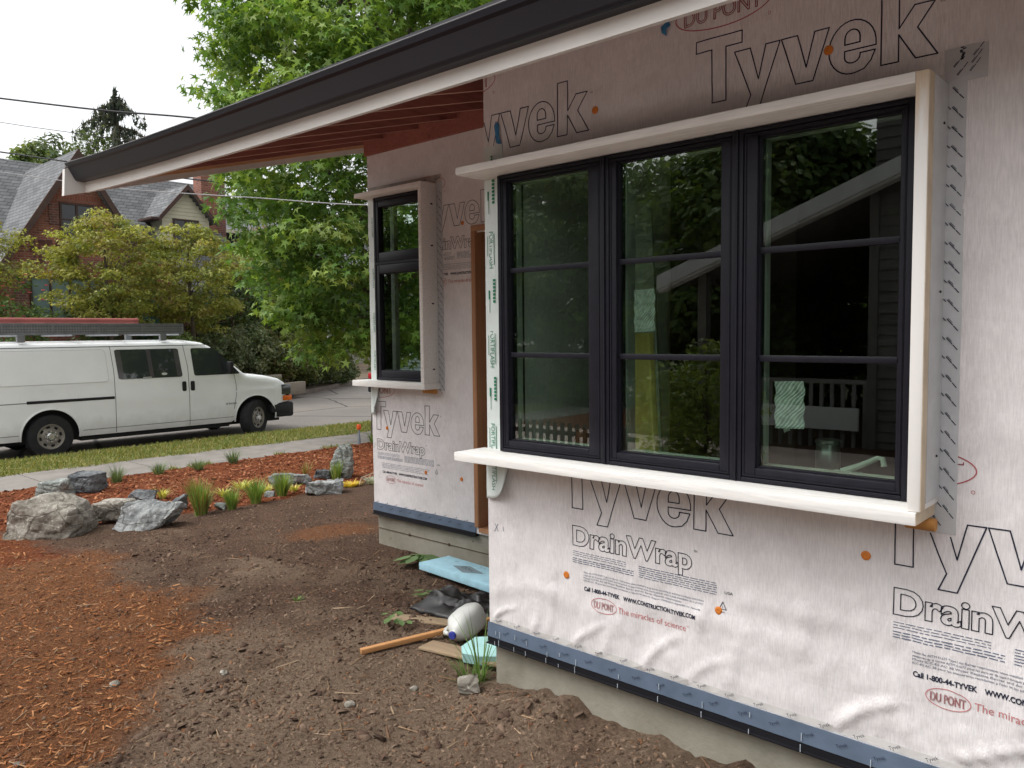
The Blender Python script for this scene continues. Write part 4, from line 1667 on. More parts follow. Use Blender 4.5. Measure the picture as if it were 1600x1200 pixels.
def rock(name, label, x, y, w, d, h, kind, seed, pts=None, sink=.12, rot=0, group='stones edging the planting bed'):
    rnd = random.Random(seed)
    bm = bmesh.new()
    if pts is None:
        pts = []
        for i in range(15):
            sx, sy, sz = (rnd.choice((-1, 1)) for _ in range(3))
            p = Vector((sx*rnd.uniform(.55, 1), sy*rnd.uniform(.5, 1), sz*rnd.uniform(.45, 1)))
            q = sum(abs(v)**3.2 for v in p)**(1/3.2)
            p = p/q*rnd.uniform(.9, 1.05)
            pts.append((p.x*.5*(1-.12*(p.z > 0)), p.y*.5, .5+p.z*.5))
    for p in pts:
        bm.verts.new(p)
    r = bmesh.ops.convex_hull(bm, input=bm.verts)
    bmesh.ops.delete(bm, geom=[g for g in r['geom_interior'] if isinstance(g, bmesh.types.BMVert)], context='VERTS')
    bmesh.ops.scale(bm, vec=(w, d, h*(1+sink)), verts=bm.verts)
    bmesh.ops.bevel(bm, geom=bm.edges[:], offset=.035*min(w, d, h), segments=1, affect='EDGES')
    for it in range(5):
        bmesh.ops.triangulate(bm, faces=bm.faces)
        long = [e for e in bm.edges if e.calc_length() > (.10*max(w, h)/(1.6**it) if w > .2 else .2*w)]
        if long:
            bmesh.ops.subdivide_edges(bm, edges=long, cuts=1)
    bmesh.ops.triangulate(bm, faces=bm.faces)
    bm.normal_update()
    s_ = max(w, h)
    for v in bm.verts:
        q = v.co/s_
        n_ = .040*fbm(q.x*2.6+seed, q.y*2.6, q.z*2.6, 4)
        # ledges: the stone breaks along sloping beds
        bed = q.z*7+q.x*1.6+seed
        n_ += .018*((bed % 1)-.5)*(.6+.4*math.sin(bed*2))
        n_ += .014*fbm(q.x*9+seed, q.y*9, q.z*9, 3)
        dv = noise.voronoi(Vector((q.x*3.4+seed, q.y*3.4, q.z*4.2)))[0]
        n_ += .040*(.32-dv[0])
        dv = noise.voronoi(Vector((q.x*8+seed, q.y*8, q.z*11)))[0]
        n_ += .014*(.3-dv[0])
        v.co += v.normal*n_*s_
    z0 = gz(x, y)-h*sink
    c, s2 = math.cos(R(rot)), math.sin(R(rot))
    mb = MB()
    mb.bm(bm, Matrix.Translation((x, y, z0)) @ Matrix.Rotation(R(rot), 4, 'Z'))
    o = mb.build(name, RK[kind], None, 22 if w > .2 else 80)
    return tag(o, label, 'boulder', group)
# the axis facing the viewer runs from left-near to right-far: turn the stones to face it
A = 42
BIG = [(-.5, -.1, .10), (-.46, -.3, .55), (-.30, -.32, .93), (-.05, -.25, 1), (.38, -.2, .90), (.5, -.2, .72), (.42, -.42, .62), (.38, -.5, .30), (.45, -.45, 0), (-.2, -.5, 0), (-.45, -.4, 0), (-.05, -.48, .42), (.1, -.42, .60),
       (-.45, .4, 0), (.5, .4, 0), (-.4, .35, .7), (.4, .4, .8), (0, .45, .95), (.52, 0, .3)]
WHI = [(-.5, -.3, .04), (-.40, -.35, .45), (-.30, -.2, .93), (-.18, 0, 1), (.30, 0, .96), (.5, .1, .86), (.46, -.1, .70), (.20, -.42, .10), (.05, -.5, 0), (-.3, -.5, 0), (.30, -.3, .40), (.5, .3, .6), (.35, .4, .2), (-.3, .4, 0), (-.25, .3, .85), (.2, .45, .0), (.05, -.4, .58)]
TAL = [(-.5, 0, .10), (-.42, -.2, .4), (-.22, -.25, .78), (-.05, -.2, .96), (.15, -.15, 1), (.40, -.2, .97), (.5, -.15, .80), (.42, -.35, .5), (.25, -.45, .05), (-.2, -.45, 0), (.4, .3, 0), (-.35, .4, 0), (-.2, .3, .8), (.35, .3, .9), (.5, .1, .4), (.1, -.42, .55)]
rock('boulder', 'largest boulder, brown and lumpy, at the left end of the bed', -5.63, -.10, .70, .56, .37, 'brown', 1, BIG, .06, A)
rock('boulder', 'pale grey boulder with a flat sloping top and pointed right end', -5.09, .60, .64, .44, .265, 'grey', 2, WHI, .05, A)
rock('boulder', 'rounded brown grey boulder between the largest boulder and the flat topped one', -5.62, .48, .48, .40, .26, 'brown', 13, None, .15, A)
rock('boulder', 'black faced boulder with a light grey top standing near the pavement', -7.95, 1.06, .54, .42, .28, 'dark', 4, None, .10, A)
rock('boulder', 'light greenish boulder just left of the black faced one', -7.8, .66, .46, .36, .25, 'green', 5, None, .10, A)
rock('boulder', 'small dark boulder behind the flat topped one, left of the yellow tuft', -6.50, 1.14, .36, .28, .15, 'dark', 6, None, .15, A)
rock('boulder', 'low slate grey boulder at the right rear of the flat topped one', -5.80, 1.16, .36, .30, .17, 'dark', 7, None, .15, A)
rock('boulder', 'tall upright grey stone near the corner of the house', -5.96, 3.44, .33, .28, .46, 'green', 8, TAL, .06, A)
rock('boulder', 'long low grey stone lying in front of the tall upright one', -5.11, 2.60, .58, .36, .19, 'grey', 9, None, .12, A)
rock('boulder', 'flat grey stone behind the tallest clump of green grass', -6.15, 2.78, .58, .34, .15, 'grey', 10, None, .15, A)
rock('boulder', 'dark flat stone touching the left foot of the tall upright one', -6.10, 3.26, .26, .22, .13, 'dark', 11, None, .15, A)
rock('boulder', 'smallest grey stone, among the yellow grasses', -5.55, 2.16, .14, .11, .08, 'grey', 12, None, .15, A)
rock('boulder', 'small greenish stone beside the reddish grass', -5.33, 1.44, .15, .12, .08, 'green', 14, None, .15, A)
rock('clod', 'crumbly tan clod lying at the foot of the near corner', -.05, -.10, .14, .10, .075, 'brown', 15, None, .1, A, None)['category'] = 'clod'
for i, (x, y, s_, lab) in enumerate(((-1.11, -.76, .05, 'pale pebble on the bare dry soil beside the bark chips'), (-.95, -1.72, .035, 'tiny pebble near the bottom edge on the bark'),
                                  (-.36, -.55, .06, 'rounded tan pebble in the middle of the dry soil'), (-.30, -.22, .05, 'tan pebble left of the crumbly clod'),
                                  (-1.45, -1.15, .06, 'flat pebble lying in the bark chips'))):
    rp = random.Random(90+i)
    egg = []
    for q in range(60):
        u_, a_ = rp.uniform(-1, 1), rp.uniform(0, 6.283)
        c_ = math.sqrt(1-u_*u_)
        egg.append((.5*c_*math.cos(a_), .5*c_*math.sin(a_)*(1+.2*math.cos(a_)), .5+.5*u_))
    o = rock('pebble', lab, x, y, s_*.9, s_*.7, s_*.45, 'brown', 30+i, egg, .45, A, 'pebbles on the soil')
    o['category'] = 'pebble'

# ------------------------------------------------------------------ garden plants
def tuft(name, label, cat, x, y, n, h, spread_, w, cols, bend, base=.03, grp=None, dz=0):
    """clump of arching blades; each blade is a bent strip"""
    z = gz(x, y)+dz
    tv, tf = [], []
    K = 5
    for k in range(K+1):
        s_ = k/K
        ww = (1-s_**1.6)*.5+.02
        tv += [(-ww, 0, s_), (ww, 0, s_)]
    tf = [(2*k, 2*k+1, 2*k+3, 2*k+2) for k in range(K)]
    vs_all, fs_all, tt = [], [], []
    mb = MB()
    cols = [tuple(c) for c in cols]
    for i in range(n):
        a = random.uniform(0, 6.283)
        rr_ = base*math.sqrt(random.random())
        hh = h*random.uniform(.55, 1.05)
        out = spread_*random.uniform(.1, 1)
        b_ = bend*random.uniform(.5, 1.3)
        ca, sa = math.cos(a), math.sin(a)
        px, py = -sa, ca
        vs = []
        for (u, _, s_) in tv:
            rad = rr_+out*s_**(1.2+b_)
            zz = hh*(s_-.45*b_*s_**3)
            vs.append((x+ca*rad+px*u*w, y+sa*rad+py*u*w, z-.01+zz))
        c = random.choice(cols)
        k = random.uniform(.75, 1.25)
        mb.add(vs, tf, tuple(min(1, q*k) for q in c))
    o = mb.build(name, M_blade, None, 'all', fix=False)
    return tag(o, label, cat, grp)
GRN = [(.25, .35, .07), (.18, .29, .055), (.33, .40, .11), (.13, .22, .045)]
YEL = [(.62, .56, .12), (.52, .52, .10), (.70, .66, .28), (.42, .46, .10)]
LAV = [(.13, .20, .075), (.10, .16, .07), (.18, .25, .10), (.15, .20, .12)]
RED = [(.36, .17, .07), (.30, .12, .055), (.42, .25, .11), (.26, .20, .07)]
g1 = 'clumps of upright green grass in the bed'
tuft('grass_clump', 'green grass clump with brownish tips, leftmost of the green clumps', 'ornamental grass', -5.27, 1.20, 300, .42, .17, .010, GRN+[(.34, .22, .08)], .25, .06, g1)
tuft('grass_clump', 'shortest green grass clump, beside the small greenish stone', 'ornamental grass', -5.19, 1.50, 190, .27, .13, .009, GRN, .3, .04, g1)
tuft('grass_clump', 'middle green grass clump in front of the yellow striped tufts', 'ornamental grass', -5.30, 1.84, 240, .32, .17, .009, GRN, .3, .05, g1)
tuft('grass_clump', 'bright green grass clump in front of the flat grey stone', 'ornamental grass', -5.46, 2.26, 260, .34, .17, .009, GRN, .3, .05, g1)
tuft('grass_clump', 'green grass clump growing against the tall upright stone', 'ornamental grass', -5.85, 3.28, 150, .31, .09, .009, GRN, .2, .05, g1)
tuft('grass_clump', 'thin sparse grass clump left of the tall upright stone', 'ornamental grass', -6.68, 3.38, 60, .25, .17, .006, GRN+RED, .4, .04, g1)
tuft('red_grass', 'wispy reddish brown grass behind the leftmost green clump', 'ornamental grass', -6.3, 1.62, 260, .33, .22, .004, RED, .45, .06, 'wispy brown grass')
g2 = 'yellow striped tufts in the bed'
tuft('yellow_tuft', 'yellow striped tuft beside the small dark boulder', 'ornamental grass', -6.53, 1.37, 60, .17, .15, .014, YEL, .5, .03, g2)
tuft('yellow_tuft', 'yellow striped tuft to the right of the leftmost green clump', 'ornamental grass', -6.0, 1.84, 80, .14, .14, .012, YEL, .6, .05, g2)
tuft('yellow_tuft', 'widest yellow striped tuft, at the back of the grasses', 'ornamental grass', -6.3, 2.24, 110, .15, .18, .012, YEL, .6, .08, g2)
tuft('yellow_tuft', 'yellow striped tuft left of the bright green clump', 'ornamental grass', -5.85, 2.30, 70, .13, .13, .012, YEL, .6, .04, g2)
tuft('yellow_tuft', 'yellow striped tuft at the left end of the long low stone', 'ornamental grass', -5.6, 2.50, 60, .12, .11, .012, YEL, .6, .04, g2)
g3 = 'grey green lavender plants along the pavement'
for x, y, h, lab in ((-8.40, 1.60, .27, 'lavender plant right of the black faced boulder'), (-8.60, 2.25, .20, 'second lavender plant from the left by the pavement edge'),
                     (-8.5, 2.78, .19, 'smallest lavender plant, third along the pavement edge'), (-8.62, 3.38, .25, 'lavender plant farthest right along the pavement edge')):
    tuft('lavender', lab, 'lavender', x, y, 150, h, .18, .007, LAV, .2, .06, g3)
tuft('sedum', 'low golden yellow sedum right of the long low stone', 'sedum', -5.33, 3.10, 240, .06, .13, .018, [(.66, .44, .05), (.55, .42, .06), (.60, .50, .10)], .3, .10)
tuft('sedum', 'pale silvery sedum mat against the house corner', 'sedum', -5.22, 3.42, 300, .09, .14, .014, [(.40, .42, .32), (.32, .36, .26), (.46, .45, .36)], .4, .12)
tuft('weed', 'leafy green weed by the pavement next to the orange capped stake', 'weed', -8.85, 6.25, 110, .26, .22, .012, GRN, .3, .10)
tuft('weed', 'little green weed alone in the dark soil', 'weed', -1.9, .17, 40, .05, .05, .007, [(.12, .22, .06), (.18, .28, .08)], .4, .02)
tuft('grass_tuft', 'long thin grass blades growing at the near foundation corner', 'grass tuft', -.10, .03, 24, .44, .36, .0062, [(.10, .20, .05), (.14, .25, .06), (.19, .28, .08)], .35, .03)
tuft('grass_tuft', 'short grass at the foot of the near foundation corner', 'grass tuft', -.14, .0, 60, .14, .16, .006, [(.11, .18, .045), (.17, .23, .07)], .5, .06)
def leafy(label, x, y, n, s_, col):
    mb = MB()
    for i in range(n):
        a = random.uniform(0, 6.28)
        r = random.uniform(.02, .12)
        c = Vector((x+r*math.cos(a), y+r*math.sin(a), gz(x, y)+random.uniform(.03, .07)))
        d = Vector((math.cos(a), math.sin(a), -.2)).normalized()*s_*random.uniform(.6, 1.1)
        p = Vector((-math.sin(a), math.cos(a), .1))*s_*.42
        k = random.uniform(.8, 1.25)
        mb.add([c-d*.5, c+p*.7-d*.15, c+p*.6+d*.25, c+d*.6, c-p*.6+d*.25, c-p*.7-d*.15, c+Vector((0, 0, -.006))],
               [(0, 1, 6), (1, 2, 6), (2, 3, 6), (3, 4, 6), (4, 5, 6), (5, 0, 6)], tuple(v*k for v in col))
    return tag(mb.build('weed', M_blade, None, 'all', fix=False), label, 'weed')
leafy('broad leaved weed under the left end of the foam board', -1.84, 1.16, 14, .15, (.16, .25, .10))
leafy('small leafy weed at the left end of the black plastic', -1.10, .62, 14, .09, (.14, .22, .08))
leafy('tiny leafy weed on the soil behind the square wooden stick', -.98, .24, 9, .06, (.14, .22, .08))
# marker stake with an orange cap
st = thing('marker_stake', 'thin grey stake with an orange cap standing at the edge of the pavement', 'stake', (-8.88, 5.92, -.30))
mb = MB()
mb.tube([(0, 0, 0), (0, 0, .13), (.0, 0, .32)], [.028, .026, .012], 10)
mb.build('pipe', mat('galvanised pipe', (.22, .26, .30), .5, .2, 20), st, True, True)
mb = MB()
mb.lathe([(.035, .31), (.040, .33), (.040, .385), (.030, .40), (.001, .405)], 14)
mb.build('cap', mat('orange safety cap', (.75, .12, .03), .45), st, True, True)
mb = MB()
pts = [(-5.2, 3.15, gz(-5.2, 3.15)), (-5.22, 3.2, gz(-5.2, 3.2)+.10), (-5.18, 3.34, gz(-5.2, 3.3)+.13), (-5.1, 3.55, gz(-5.1, 3.5)+.12)]
mb.tube(pts, .008, 6)
tag(mb.build('irrigation_hose', mat('tan hose', (.42, .30, .22), .7), None, True), 'thin tan hose arching out of the bed beside the house corner', 'hose')
# ------------------------------------------------------------------ vehicles
M_paint = mat('white van paint', (.86, .88, .88), .28, .03, 2, spec=.5, coat=.3)
_t = M_paint.node_tree
_b = _t.nodes['Principled BSDF']
_old = _b.inputs['Base Color'].links[0].from_socket
_sp = _t.nodes.new('ShaderNodeSeparateXYZ')
_t.links.new(objco(_t), _sp.inputs[0])
_ad = _t.nodes.new('ShaderNodeMath')
_ad.operation = 'MULTIPLY_ADD'
_ad.inputs[1].default_value = .5
_t.links.new(noise_tex(_t, objco(_t), 3.5, 5, .65), _ad.inputs[0])
_t.links.new(_sp.outputs[2], _ad.inputs[2])
_mr = _t.nodes.new('ShaderNodeMapRange')
_mr.inputs['From Min'].default_value = .95
_mr.inputs['From Max'].default_value = .55
_mr.inputs['To Max'].default_value = .55
_t.links.new(_ad.outputs[0], _mr.inputs['Value'])
_t.links.new(mixc(_t, _mr.outputs[0], _old, (.40, .37, .33)), _b.inputs['Base Color'])
M_vglass, _t, _b = nodes('dark vehicle glass')
_b.inputs['Base Color'].default_value = (.035, .042, .043, 1)
_b.inputs['Roughness'].default_value = .04
_b.inputs['Specular IOR Level'].default_value = 1.0
M_trim = mat('black vehicle trim', (.016, .016, .018), .55, .15, 10, .1, 60)
M_tyre = mat('tyre rubber', (.022, .022, .023), .85, .25, 10, .2, 50)
M_rim = mat('dusty steel rim', (.27, .25, .215), .5, .2, 12, .1, 40, metal=.4)
M_chrome = mat('hub metal', (.55, .55, .54), .25, .1, 10, metal=.9)
M_seam = mat('panel gap', (.05, .05, .05), .8)
M_under = mat('underbody', (.012, .012, .012), .9, .2, 5)

def interp(x, P):
    if x <= P[0][0]:
        return P[0][1]
    for (a, b), (c, d) in zip(P, P[1:]):
        if x <= c:
            return b+(d-b)*(x-a)/(c-a)
    return P[-1][1]

class Body:
    def __init__(s, top, wid, sill, arches, taper):
        s.top, s.wid, s.sill, s.arches, s.taper = top, wid, sill, arches, taper
    def ztop(s, x):
        return interp(x, s.top)
    def hw(s, x, z):
        return interp(z, s.wid)*interp(x, s.taper)
    def zlow(s, x):
        z = s.sill
        for (cx, cz, r) in s.arches:
            if abs(x-cx) < r:
                z = max(z, cz+math.sqrt(r*r-(x-cx)**2))
        return min(z, s.ztop(x)-.12)
    def mesh(s, x0, x1):
        xs = set(round(v, 3) for v in axis((x0, x1, .10)))
        for (cx, cz, r) in s.arches:
            for i in range(33):
                xs.add(round(cx-r*math.cos(math.pi*i/32), 4))
        for p, _ in s.top:
            if x0 < p < x1:
                xs.add(round(p, 3))
        xs = sorted(xs)
        rows = []
        for x in xs:
            zt, zl = s.ztop(x), s.zlow(x)
            rc = min(.13, (zt-zl)*.4)
            half = []
            for i in range(13):
                z = zl+(zt-rc-zl)*i/12
                half.append((s.hw(x, z), z))
            w = s.hw(x, zt-rc)
            for a in (22, 45, 68, 90):
                half.append((w-rc*1.15*(1-math.cos(R(a))), zt-rc+rc*math.sin(R(a))))
            for q in (.55, .2):
                half.append(((w-rc*1.15)*q, zt+.035*(1-q*q)*(1 if zt > 1.5 else .6)))
            rows.append((x, half))
        vs, fs = [], []
        n = len(rows[0][1])
        for x, half in rows:
            vs += [(x, -a, z) for a, z in half]+[(x, a, z) for a, z in reversed(half)]
        m = 2*n
        for i in range(len(rows)-1):
            for j in range(m-1):
                fs.append((i*m+j, i*m+j+1, (i+1)*m+j+1, (i+1)*m+j))
        fs += [tuple(range(m)), tuple(range((len(rows)-1)*m, len(rows)*m))]
        mb = MB()
        mb.add(vs, fs)
        return mb
    def panel(s, poly, off=.006, side=-1, nz=6):
        """patch lying on the flank; poly in (x, z)"""
        bm = bmesh.new()
        f = bm.faces.new([bm.verts.new((x, 0, z)) for x, z in poly])
        bmesh.ops.triangulate(bm, faces=bm.faces)
        for _ in range(3):
            e = [e for e in bm.edges if e.calc_length() > .16]
            if e:
                bmesh.ops.subdivide_edges(bm, edges=e, cuts=1)
                bmesh.ops.triangulate(bm, faces=bm.faces)
        for v in bm.verts:
            v.co.y = side*(s.hw(v.co.x, v.co.z)+off)
        mb = MB()
        mb.bm(bm)
        return mb
    def seam(s, pts, w=.009, off=.003, side=-1):
        mb = MB()
        for (a, b) in zip(pts, pts[1:]):
            a, b = Vector(a), Vector(b)
            k = max(1, int((b-a).length/.12))
            d = (b-a).normalized()
            nn = Vector((-d.y, d.x))*w/2
            for j in range(k):
                p, q = a+(b-a)*j/k, a+(b-a)*(j+1)/k
                mb.add([(v.x, side*(s.hw(v.x, v.y)+off), v.y) for v in (p+nn, p-nn, q-nn, q+nn)], [(0, 1, 2, 3)])
        return mb

def roundpoly(P, r, n=4):
    out = []
    m = len(P)
    for i in range(m):
        p, a, b = Vector(P[i]), Vector(P[i-1]), Vector(P[(i+1) % m])
        da, db = (a-p).normalized(), (b-p).normalized()
        rr_ = min(r, (a-p).length*.45, (b-p).length*.45)
        s0, s1 = p+da*rr_, p+db*rr_
        for k in range(n+1):
            t = k/n
            out.append(tuple((1-t)**2*s0+2*t*(1-t)*p+t*t*s1))
    return out

def wheel(parent, x, y, r, wd, side, steer=0, rimr=.215):
    M = Matrix.Translation((x, y, r)) @ Matrix.Rotation(R(steer), 4, 'Z') @ Matrix.Rotation(R(90 if side < 0 else -90), 4, 'X')
    mb = MB()
    mb.lathe([(rimr, -wd/2+.01), (r*.80, -wd/2), (r*.95, -wd/2+.015), (r, -wd/2+.045), (r, wd/2-.045), (r*.95, wd/2-.015), (r*.80, wd/2), (rimr*1.05, wd/2-.005), (rimr, wd/2-.03)], 40, M, cap=False)
    w_ = mb.build('wheel', M_tyre, parent, True, True)
    mb = MB()
    h = wd/2
    mb.lathe([(rimr*1.03, h-.012), (rimr, h-.004), (rimr*.93, h-.012), (rimr*.84, h-.045), (rimr*.74, h-.05), (rimr*.50, h-.025), (rimr*.45, h-.03), (.001, h-.03)], 36, M, cap=False)
    rim = mb.build('rim', M_rim, parent, 35, True)
    rim.parent = w_
    mb = MB()
    for k in range(8):
        a = 2*math.pi*k/8+.2
        T = M @ Matrix.Translation((rimr*.77*math.cos(a), rimr*.77*math.sin(a), h-.0455)) @ Matrix.Rotation(a, 4, 'Z')
        mb.box(-.022, .022, -.030, .030, -.006, .006, T, bev=.004)
    hl = mb.build('rim_slots', M_under, w_, False, True)
    mb = MB()
    mb.lathe([(.075, h-.03), (.072, h-.005), (.055, h+.006), (.05, h+.022), (.001, h+.024)], 20, M)
    for k in range(8):
        a = 2*math.pi*k/8
        mb.lathe([(.013, h-.03), (.013, h-.002), (.001, h)], 8, M @ Matrix.Translation((.092*math.cos(a), .092*math.sin(a), 0)))
    mb.build('hub', M_chrome, w_, True, True)
    return w_

VZ = -.42
van = thing('cargo_van', 'white long cargo van with a grey roof rack, parked along the kerb', 'van', (-13.69, 2.21, VZ), R(90))
VB = Body(top=[(-1.32, 1.94), (-1.2, 2.00), (2.65, 2.00), (2.85, 1.975), (3.02, 1.90), (3.72, 1.33), (3.78, 1.305), (4.2, 1.255), (4.55, 1.175), (4.70, 1.09), (4.765, .98), (4.78, .90)],
          wid=[(.30, .955), (.42, .985), (.98, 1.0), (1.03, .985), (1.30, .980), (1.86, .905), (2.1, .87)],
          sill=.335, arches=[(0, .385, .465), (3.937, .385, .465)],
          taper=[(-1.32, .965), (-1.2, 1), (4.1, 1), (4.45, .975), (4.65, .93), (4.78, .86)])
VB.mesh(-1.32, 4.78).build('body', M_paint, van, 32, True)
mb = MB()
mb.box(-1.25, 4.55, -.86, .86, .27, .95)
mb.box(.5, 3.35, -.93, .93, .25, .34)
mb.build('underbody', M_under, van, False, True)
# arch lips
for cx in (0, 3.937):
    mb = MB()
    pts = [(cx+.475*math.cos(R(a)), -VB.hw(cx+.475*math.cos(R(a)), .385+.475*math.sin(R(a)))-.002, .385+.475*math.sin(R(a))) for a in range(-6, 187, 8)]
    mb.tube(pts, .016, 6)
    mb.build('wheel_arch', M_paint, van, True, True)
for cx, st_ in ((0, 0), (3.937, 27)):
    wheel(van, cx, -.875, .378, .245, -1, st_)
    wheel(van, cx, .875, .378, .245, 1, st_)
def vpart(mb, name, m, smooth=False):
    return mb.build(name, m, van, smooth, True)
sd_ = vpart(VB.seam([(1.065, 1.93), (1.10, 1.5), (1.10, .35)]), 'sliding_door_gap', M_seam)
vpart(VB.seam([(2.44, 1.93), (2.50, 1.5), (2.50, .35)]), 'front_door_gap', M_seam)
vpart(VB.seam([(3.46, 1.33), (3.50, 1.1), (3.50, .92), (3.44, .60)]), 'fender_gap', M_seam)
vpart(VB.seam([(-1.28, .985), (-.35, .985)], .012), 'body_crease', M_seam)
vpart(VB.seam([(-1.3, 1.925), (2.9, 1.925)], .012, .001), 'drip_rail', M_seam)
vpart(VB.seam([(-1.3, .44), (-.5, .44)], .008, .002), 'rocker_line', M_seam)
vpart(VB.seam([(.52, .44), (3.42, .44)], .008, .002), 'rocker_line', M_seam)
P = roundpoly([(-1.1, 1.29), (1.0, 1.29), (.97, 1.87), (-1.1, 1.87)], .08)
vpart(VB.panel(P, .006), 'blank_panel', M_paint, 30)
vpart(VB.seam(P+[P[0]], .010, .004), 'panel_edge', mat('panel shadow', (.40, .41, .41), .6))
win_poly = roundpoly([(1.185, 1.315), (2.385, 1.315), (2.335, 1.865), (1.135, 1.865)], .05)
sw = vpart(VB.panel(win_poly, .005), 'side_window', M_vglass, 30)
M_tint = mat('grey window band', (.085, .08, .085), .12, .1, 5, spec=.6)
for a in ((1.155, 1.26), (1.735, 1.81), (2.26, 2.355)):
    q = VB.panel([(a[0]+.02, 1.33), (a[1]+.02, 1.33), (a[1]-.02, 1.85), (a[0]-.02, 1.85)], .008)
    q.build('window_band', M_tint, sw, False, True)
q = VB.panel([(2.03+.055*math.cos(R(a)), 1.385+.024*math.sin(R(a))) for a in range(0, 360, 20)], .0085)
q.build('oval_sticker', mat('sticker', (.55, .57, .56), .5), sw, False, True)
q = VB.panel([(1.62, 1.325), (1.78, 1.325), (1.78, 1.34), (1.62, 1.34)], .0085)
q.build('glass_mark', bpy.data.materials['sticker'], sw, False, True)
dp = roundpoly([(2.62, 1.32), (3.60, 1.32), (3.42, 1.52), (3.08, 1.86), (2.585, 1.865)], .05)
dw = vpart(VB.panel(dp, .005), 'door_window', M_vglass, 30)
q = VB.panel([(3.20, 1.335), (3.235, 1.335), (3.225, 1.70), (3.195, 1.70)], .0075)
q.build('quarter_bar', M_trim, dw, False, True)
for x in (2.40, 2.57):
    mb = VB.panel(roundpoly([(x-.04, 1.03), (x+.045, 1.03), (x+.045, 1.22), (x-.04, 1.22)], .03), .016)
    vpart(mb, 'door_handle', M_trim)
mb = MB()
for (xa, xb) in ((-.36, 1.085),):
    mb.box(xa, xb, -1.008, -.95, .965, 1.015, bev=.006)
vpart(mb, 'sliding_rail', M_trim)
mb = MB()
mb.box(3.27, 3.36, -1.19, -1.02, 1.33, 1.58, bev=.03)
mb.box(3.29, 3.34, -1.04, -.93, 1.37, 1.43)
vpart(mb, 'mirror', M_trim, True)
# badge
mb = MB()
vs, fs, be = text_fit('2500', 3.25, .70, width=.24, height=.035)
mb.add([(x, -VB.hw(x, z)-.006, z) for x, z in vs], fs)
vpart(mb, 'badge', M_seam)
# windscreen laid on the sloping front
mb = MB()
def wtop(x, u):
    z = VB.ztop(x)
    rc = .13
    w_ = VB.hw(x, z-rc)-rc*1.15
    return (x, w_*u, z+.035*(1-u*u)+.008)
vs = [wtop(x, u) for x in (3.06, 3.25, 3.45, 3.69) for u in (-.99, -.6, -.2, .2, .6, .99)]
mb.add(vs, [(j*6+i, j*6+i+1, (j+1)*6+i+1, (j+1)*6+i) for j in range(3) for i in range(5)])
vpart(mb, 'windscreen', M_vglass, 30)
mb = MB()
mb.box(4.40, 4.86, -.97, .97, .34, .66, bev=.05)
mb.box(4.30, 4.75, -.985, .985, .44, .62, bev=.03)
vpart(mb, 'front_bumper', M_trim, True)
mb = MB()
mb.box(4.60, 4.805, -.90, .90, .68, 1.03, bev=.03)
vpart(mb, 'grille', M_trim, True)
for s_ in (-1, 1):
    mb = MB()
    mb.box(4.62, 4.815, s_*.92-.05, s_*.92+.03, .69, .80, bev=.015)
    vpart(mb, 'turn_signal', mat('amber lens', (.75, .16, .02), .25), True)
    mb = MB()
    mb.box(4.58, 4.80, s_*.90-.06, s_*.90+.03, .82, 1.04, bev=.02)
    vpart(mb, 'headlight', M_vglass, True)
mb = MB()
mb.box(-1.48, -1.22, -.95, .95, .36, .56, bev=.03)
vpart(mb, 'rear_bumper', M_trim, True)
mb = MB()
mb.tube([(-1.2, -.55, .33), (-.6, -.6, .36)], .035, 10)
vpart(mb, 'exhaust', M_trim, True)
# roof rack: two perforated side trays joined by crossbars
M_rack = mat('galvanised rack', (.20, .21, .22), .45, .15, 10, .1, 60, metal=.3)
M_rackd = mat('rack perforations', (.09, .095, .10), .6)
mb = MB()
for y in (-.80, .80):
    mb.box(-1.42, 2.50, y-.012, y+.012, 2.15, 2.165)
    mb.box(-1.42, 2.50, y-.018, y+.018, 2.325, 2.35)
    mb.box(-1.42, 2.50, y-.005, y+.005, 2.165, 2.325)
    for k in range(6):
        x = -1.42+k*.78
        mb.box(x, x+.03, y-.020, y+.020, 2.15, 2.35)
    for x in (-.35, 2.1):
        mb.box(x-.06, x+.06, y-.04, y+.04, 2.02, 2.15, bev=.01)
for x in (-1.2, -.35, .5, 1.3, 2.1, 2.45):
    mb.box(x-.025, x+.025, -.80, .80, 2.12, 2.15)
rack = vpart(mb, 'roof_rack', M_rack)
mb = MB()
for y in (-.80,):
    for zz in (2.20, 2.245, 2.29):
        x = -1.38
        while x < 2.46:
            mb.box(x, x+.028, y-.0075, y-.0055, zz-.009, zz+.009)
            x += .045
mb.build('perforations', M_rackd, rack, False, True)
c, s_ = math.cos(R(90)), math.sin(R(90))
mb = MB()
mb.tube([(-13.69+.42, -.5, VZ+2.40), (-13.69+.42, 3.95, VZ+2.40)], .055, 14)
mb.tube([(-13.69+.42, 3.95, VZ+2.40), (-13.69+.42, 4.0, VZ+2.40)], .060, 14)
tag(mb.build('pipe_tube', mat('faded red pipe', (.33, .095, .085), .5, .12, 3), None, True), 'faded red pipe tube lying lengthwise on the roof rack of the white van', 'pipe tube')

